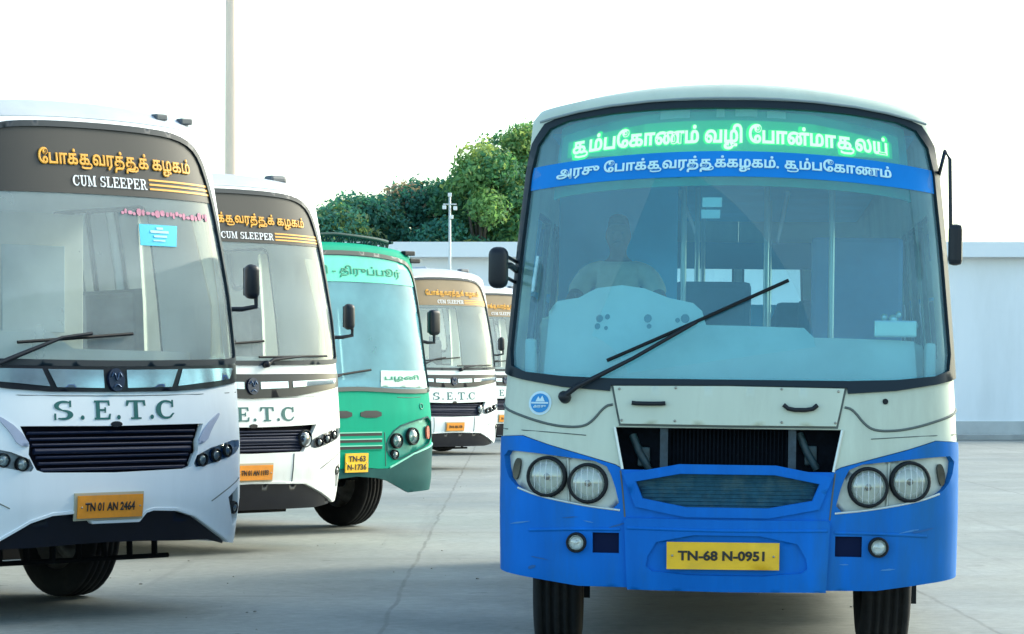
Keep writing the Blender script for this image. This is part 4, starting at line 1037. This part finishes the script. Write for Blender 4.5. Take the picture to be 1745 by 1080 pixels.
    tag(gr.build('grit', mat('grit_grey', (.20, .19, .17), .9, var=.3, scale=40)), 'loose grit scattered over the concrete yard', 'grit', kind='stuff')

# ------------------------------------------------------------------ long white depot shed across the back
def shed():
    y0, y1, x0, x1, h = 78.0, 92.0, -48.0, 62.0, 4.86
    b = empty('depot_shed', (0, y0, 0))
    tag(b, 'long low white depot shed closing the yard in front of the trees', 'building')
    wl = mat('shed_white', (.88, .89, .89), .6, var=.04, scale=.5, dirt=(.58, .60, .58), dirt_amt=.55, streak=True)
    w = MB().box(x0, x1, 0, .25, 0, h); w.box(x0, x1, y1-y0-.25, y1-y0, 0, h); w.box(x0, x0+.25, .25, y1-y0-.25, 0, h); w.box(x1-.25, x1, .25, y1-y0-.25, 0, h)
    w.build('wall', wl, b)
    f = MB().box(x0-.3, x1+.3, -.35, y1-y0+.3, h, h+.32); f.build('roof', mat('shed_roof', (.72, .75, .78), .5, var=.04, scale=1), b)
    MB().box(x0-.3, x1+.3, -.42, -.35, h-.06, h+.34).build('fascia', mat('fascia_grey', (.84, .86, .86), .5), b)
    for x in np.arange(x0+3, x1, 6.0): MB().box(x-.16, x+.16, -.10, 0, 0, h-.003).build('pilaster', wl, b)
    bs = MB().box(x0, x1, -.05, -.001, 0, .45); bs.build('plinth', mat('plinth_grey', (.50, .51, .49), .7, var=.15, scale=1), b)
    for x in (-30, -12, 18, 36):
        d = MB().box(x-1.6, x+1.6, -.045, -.001, .46, 3.4); dd = d.build('shutter', mat('shutter_grey', (.50, .54, .57), .45, .2, var=.05, scale=4), b)
        s_ = MB()
        for z in np.arange(.52, 3.36, .12): s_.box(x-1.57, x+1.57, -.062, -.046, z, z+.07)
        s_.build('shutter_slat', MATS['shutter_grey'], dd)
    kr = MB().box(x0-6, x1+6, -2.6, -2.2, 0, .15, .02); kb = kr.build('kerb', mat('kerb_grey', (.36, .36, .34), .8, var=.15, scale=2), None)
    kb.location = (0, y0, 0); tag(kb, kind='structure')

# ------------------------------------------------------------------ trees
def tree(x, y, h, rx, seed, label, cols, n_leaf=13500, cl=40, low=.25, leaf=.105):
    rr = np.random.RandomState(seed)
    t = empty('tree', (x, y, 0)); tag(t, label, 'tree', 'trees behind the depot shed')
    tr = MB(); top = Vector((rr.uniform(-.3, .3), rr.uniform(-.3, .3), h*.62))
    pts = [Vector((0, 0, 0)), Vector((.05, 0, h*.2)), Vector((-.1, .1, h*.4)), top]
    tr.tube(pts, [.32*h/9, .25*h/9, .2*h/9, .10*h/9], 9)
    C = []
    for k in range(cl):
        a = rr.uniform(0, 2*math.pi); u = rr.uniform(-1, 1)
        rad = rr.uniform(.25, 1)**.5
        zc = h*(low+(1-low)/2)+u*h*(1-low)/2*.80
        prof = math.sqrt(max(.05, 1-(u*.92)**2))*(1.0-.25*max(u, 0))
        c = np.array([math.cos(a)*rx*rad*prof*.82, math.sin(a)*rx*rad*prof*.82, zc]); r = rr.uniform(.09, .25)*rx+.28
        C.append((c, r))
        if k % 2 == 0:
            q = Vector(c); st = pts[1].lerp(pts[3], rr.uniform(.2, 1)); mid = st.lerp(q, .5)+Vector((0, 0, -.3))
            tr.tube([st, mid, q], [.09*h/9, .055*h/9, .02], 6)
    tr.build('trunk', mat('bark', (.09, .075, .06), .9, var=.3, scale=5, bump=.4), t)
    V, F_, MI = [], [], []
    w = np.array([r**2 for _, r in C]); w /= w.sum()
    mat_of = rr.choice(len(cols), len(C), p=[.5, .3, .2][:len(cols)])
    idx = rr.choice(len(C), n_leaf, p=w)
    d = rr.normal(size=(n_leaf, 3)); d /= np.linalg.norm(d, axis=1, keepdims=True)
    rad = rr.uniform(.15, 1, n_leaf)**.4*(1+.12*rr.normal(size=n_leaf))
    cen = np.array([C[i][0] for i in idx]); cr = np.array([C[i][1] for i in idx])
    P = cen+d*(cr*rad)[:, None]*np.array([1.15, 1.15, .85])
    nrm = d+rr.normal(size=(n_leaf, 3))*.8+np.array([0, 0, .5]); nrm /= np.linalg.norm(nrm, axis=1, keepdims=True)
    tn = np.cross(nrm, rr.normal(size=(n_leaf, 3))); tn /= np.linalg.norm(tn, axis=1, keepdims=True); bt = np.cross(nrm, tn)
    sz = rr.uniform(.55, 1.25, n_leaf)*leaf
    a, b = tn*sz[:, None], bt*(sz*.5)[:, None]
    V = np.stack([P-a, P+b*1.0-a*.1+nrm*(sz*.15)[:, None], P+a, P-b*1.0-a*.1+nrm*(sz*.15)[:, None]], 1).reshape(-1, 3)
    me = bpy.data.meshes.new('crown'); me.from_pydata(V.tolist(), [], np.arange(n_leaf*4).reshape(-1, 4).tolist())
    o = link('crown', me, cols, t)
    mi = mat_of[idx]; sw = rr.rand(n_leaf) < .22; mi[sw] = rr.randint(0, len(cols), sw.sum())
    me.polygons.foreach_set("material_index", mi.astype(np.int32)); me.update()
    return t
def leafmat(name, col):
    m = mat(name, col, .62, var=.35, scale=.8, spec=.25)
    n, l = nodes_of(m); b = n["Principled BSDF"]; out = [x for x in n if x.type == 'OUTPUT_MATERIAL'][0]
    tl = n.new("ShaderNodeBsdfTranslucent"); tl.inputs[0].default_value = (col[0]*1.6, col[1]*1.5, col[2]*.9, 1)
    mx = n.new("ShaderNodeMixShader"); mx.inputs[0].default_value = .45
    l.new(b.outputs[0], mx.inputs[1]); l.new(tl.outputs[0], mx.inputs[2]); l.new(mx.outputs[0], out.inputs[0]); return m
def trees():
    g1, g2, g3 = leafmat('leaf_deep', (.070, .20, .105)), leafmat('leaf_mid', (.15, .30, .12)), leafmat('leaf_light', (.28, .38, .14))
    d1, d2, d3 = leafmat('leaf_teal', (.040, .17, .14)), leafmat('leaf_blue_green', (.065, .21, .16)), leafmat('leaf_olive', (.16, .23, .12))
    dry = leafmat('leaf_dry', (.32, .25, .19))
    big, dk = [g1, g2, g3], [d1, d2, d3]
    Y = 96.0
    px = lambda p, y: (p-872.5)/5000*y
    tree(px(880, 98), 98, 10.5, 2.5, 3, 'tall bright green tree rising highest beside the blue bus', big, 33750, 60, .14)
    tree(px(828, 96), 96, 9.6, 1.8, 5, 'rounded green tree in front of the tallest tree', [g2, g1, g3], 18000, 39, .2)
    tree(px(705, 99), 99, 8.5, 2.3, 8, 'dark blue green tree with dry brown top left of the tallest tree', [d1, d2, dry], 26000, 51, .2)
    tree(px(785, 98), 98, 8.6, 1.6, 61, 'green tree filling the gap between the dark tree and the tallest tree', [g1, d2, g2], 22500, 51, .2)
    tree(px(760, 95), 95, 7.0, 1.7, 21, 'low dark tree behind the thin yard lamp', dk, 18000, 36, .2)
    tree(px(630, 97), 97, 7.9, 2.2, 12, 'low dark tree above the roof carrier of the green bus', dk, 22500, 45, .2)
    tree(px(560, 95), 95, 7.4, 2.0, 17, 'olive tinged tree beside the roof edge of the second coach', [d2, d3, g3], 20250, 42, .2)
    tree(px(480, 98), 98, 6.6, 2.2, 33, 'dark tree mostly hidden behind the second coach', dk, 18000, 39, .2)
# ------------------------------------------------------------------ poles
def poles():
    y = 44.0; x = (393.5-872.5)/5000*y
    p = empty('lamp_mast', (x, y, 0)); tag(p, 'thick beige lamp mast rising out of view behind the white coaches', 'lamp mast')
    bm_ = mat('mast_beige', (.95, .68, .52), .55, var=.08, scale=3, dirt=(.70, .50, .40), dirt_amt=.3, streak=True)
    MB().lathe([(.20, 0), (.20, .03), (.10, .05), (.098, .3), (.086, 6), (.066, 11.2), (.0005, 11.22)], Matrix.Identity(4), 20).build('mast_pole', bm_, p)
    MB().lathe([(.18, .0), (.18, .35), (.14, .42), (.09, .44)], Matrix.Identity(4), 16).build('mast_base', mat('plinth_grey', (.33, .34, .33), .7), p)
    for s in (-1, 1):
        a = MB().tube([(0, 0, 11.0), (s*.5, 0, 11.3), (s*1.3, 0, 11.4)], .035, 8).build('mast_arm', bm_, p)
        MB().box(s*1.3-.3, s*1.3+.3, -.12, .12, 11.36, 11.46, .03).build('lamp_head', mat('lamp_grey', (.35, .36, .37), .5), a)
    y = 70.0; x = (766.5-872.5)/5000*y
    q = empty('yard_lamp', (x, y, 0)); tag(q, 'thin pale yard lamp pole with small lamps in front of the trees', 'yard lamp')
    pm = mat('pole_pale', (.58, .60, .58), .5, var=.1, scale=5)
    MB().lathe([(.045, 0), (.036, 3), (.026, 5.95), (.0005, 5.96)], Matrix.Identity(4), 12).build('lamp_pole', pm, q)
    MB().tube([(-.16, 0, 5.75), (.16, 0, 5.75)], .018, 6).build('cross_arm', pm, q)
    for dx, dz in ((-.13, 5.68), (.13, 5.66), (0, 5.98), (.04, 5.45)):
        MB().box(dx-.045, dx+.045, -.06, .03, dz-.05, dz+.04, .012).build('lamp_head', mat('lamp_white', (.75, .78, .76), .4), q)
# ------------------------------------------------------------------ driver
def skin_mesh(name, verts, edges, radii, m, parent, root=0, sub=2):
    me = bpy.data.meshes.new(name); me.from_pydata([tuple(v) for v in verts], edges, [])
    o = link(name, me); md = o.modifiers.new('Skin', 'SKIN'); md.use_smooth_shade = True
    lay = me.skin_vertices[0].data if len(me.skin_vertices) else None
    if lay is None:
        bm = bmesh.new(); bm.from_mesh(me); bm.verts.layers.skin.verify(); bm.to_mesh(me); bm.free(); lay = me.skin_vertices[0].data
    for i, r in enumerate(radii):
        lay[i].radius = r if isinstance(r, (tuple, list)) else (r, r)
        lay[i].use_root = (i == root)
    s = o.modifiers.new('Sub', 'SUBSURF'); s.levels = sub; s.render_levels = sub
    dg = bpy.context.evaluated_depsgraph_get(); dg.update()
    out = bpy.data.meshes.new_from_object(o.evaluated_get(dg))
    bpy.data.objects.remove(o); bpy.data.meshes.remove(me)
    out.materials.clear()
    out.polygons.foreach_set("use_smooth", [True]*len(out.polygons))
    out.name = name
    return link(name, out, m, parent)
def driver(bus):
    M = bus.matrix_world @ Matrix.Translation((-.71, 1.80, 1.74))
    p = bpy.data.objects.new('person', None); COL.objects.link(p); p.matrix_world = M; p.empty_display_size = .2
    tag(p, 'driver in a pale shirt seated behind the windscreen holding the wheel of the blue bus', 'person')
    V, E, Rr = [], [], []
    def add(v, r, par=None):
        V.append(v); Rr.append(r); k = len(V)-1
        if par is not None: E.append((par, k))
        return k
    pel = add((0, 0, .10), (.155, .12))
    wa = add((0, .02, .26), (.145, .11), pel); ch = add((0, .02, .44), (.165, .12), wa); sh = add((0, .03, .56), (.10, .085), ch)
    nk = add((0, .02, .65), .052, sh); jw = add((0, -.02, .715), (.058, .066), nk); hd = add((0, -.01, .79), (.074, .09), jw); tp = add((0, .0, .865), (.066, .08), hd)
    ns = add((0, -.105, .765), .014, hd)
    for sg in (1, -1):
        ear = add((sg*.082, .01, .775), .014, hd)
        s1 = add((sg*.19, .03, .54), .062, sh); e1 = add((sg*.30, -.16, .32), .044, s1); wr = add((sg*.215, -.42, .36), .030, e1)
        pm = add((sg*.205, -.50, .385), (.036, .018), wr)
        for k in range(4):
            a = add((sg*(.235-.018*k), -.545, .405-.004*k), .0095, pm); b = add((sg*(.232-.018*k), -.58, .385-.004*k), .0088, a); c = add((sg*(.228-.018*k), -.572, .352+.003*(k == 1)), .0075, b)
        t = add((sg*.165, -.52, .36), .0105, pm); add((sg*.155, -.545, .345), .009, t)
        th = add((sg*.10, -.12, .09), .088, pel); kn = add((sg*.16, -.46, .06), .066, th); an = add((sg*.16, -.50, -.42), .042, kn); add((sg*.165, -.66, -.47), .04, an)
    skin = mat('skin_brown', (.13, .055, .03), .55, var=.08, scale=20)
    body = skin_mesh('body', V, E, Rr, skin, p)
    # shirt
    V2, E2, R2 = [], [], []
    def ad(v, r, par=None):
        V2.append(v); R2.append(r)
        if par is not None: E2.append((par, len(V2)-1))
        return len(V2)-1
    a = ad((0, 0, .10), (.172, .138)); b = ad((0, .02, .26), (.160, .128), a); c = ad((0, .02, .44), (.182, .138), b); d = ad((0, .03, .565), (.105, .098), c); ad((0, .025, .615), .062, d)
    for sg in (1, -1):
        s1 = ad((sg*.19, .03, .54), .078, d); ad((sg*.265, -.09, .40), .066, s1)
    skin_mesh('shirt', V2, E2, R2, mat('khaki_shirt', (.50, .46, .34), .8, var=.12, scale=12), p)
    tr = [((0, 0, .09), (.165, .13))]
    V3 = [(0, 0, .08)]; R3 = [(.168, .135)]; E3 = []
    for sg in (1, -1):
        k = len(V3); V3 += [(sg*.10, -.12, .09), (sg*.16, -.46, .06), (sg*.16, -.50, -.36)]; R3 += [.10, .078, .062]; E3 += [(0, k), (k, k+1), (k+1, k+2)]
    skin_mesh('trousers', V3, E3, R3, mat('trouser_khaki', (.17, .16, .12), .85), p)
    hair = mat('hair_black', (.010, .009, .009), .5)
    skin_mesh('hair', [(0, .045, .78), (0, .04, .85), (0, -.02, .888), (0, -.06, .875)], [(0, 1), (1, 2), (2, 3)], [(.078, .065), (.078, .07), (.064, .05), (.05, .03)], hair, p)
    ey = MB()
    for sg in (1, -1): ey.lathe([(.0005, -.009), (.006, -.006), (.009, 0), (.006, .006), (.0005, .009)], Matrix.Translation((sg*.030, -.080, .80)), 10)
    ey.build('eyes', mat('eye_dark', (.04, .03, .03), .3), p)
    mo = MB().tube([(-.026, -.090, .722), (0, -.097, .725), (.026, -.090, .722)], .007, 6); mo.build('mouth', mat('lip_brown', (.12, .05, .04), .5), p)
    ms = MB().tube([(-.032, -.092, .738), (0, -.101, .745), (.032, -.092, .738)], [.004, .008, .004], 6); ms.build('moustache', hair, p)

# ------------------------------------------------------------------ put the place together
ground(); shed(); trees(); poles()
blue_bus = town_bus()
def at(px, Z): return ((px-872.5)/5000*Z, Z, 0)
sleeper_coach(at(200, 20.0), 'nearest white sleeper coach at the left edge, with a blue sticker on its screen', 'A', 'TN 01 AN 2464')
sleeper_coach(at(432, 5000/184), 'white sleeper coach between the nearest coach and the green bus', 'B', 'TN 01 AN 1193')
local_bus(at(607, 5000/162), 0)
sleeper_coach(at(775, 51.7), 'small distant white coach seen between the green bus and the blue bus', 'B', 'TN 01 AN 1170', mat('visor_amber', (.20, .125, .05), .4, var=.1, scale=3))
sleeper_coach(at(862, 61.7), 'farthest white coach, mostly hidden behind the mirror of the blue bus', 'B', 'TN 01 AN 1182', MATS['visor_amber'])
driver(blue_bus)
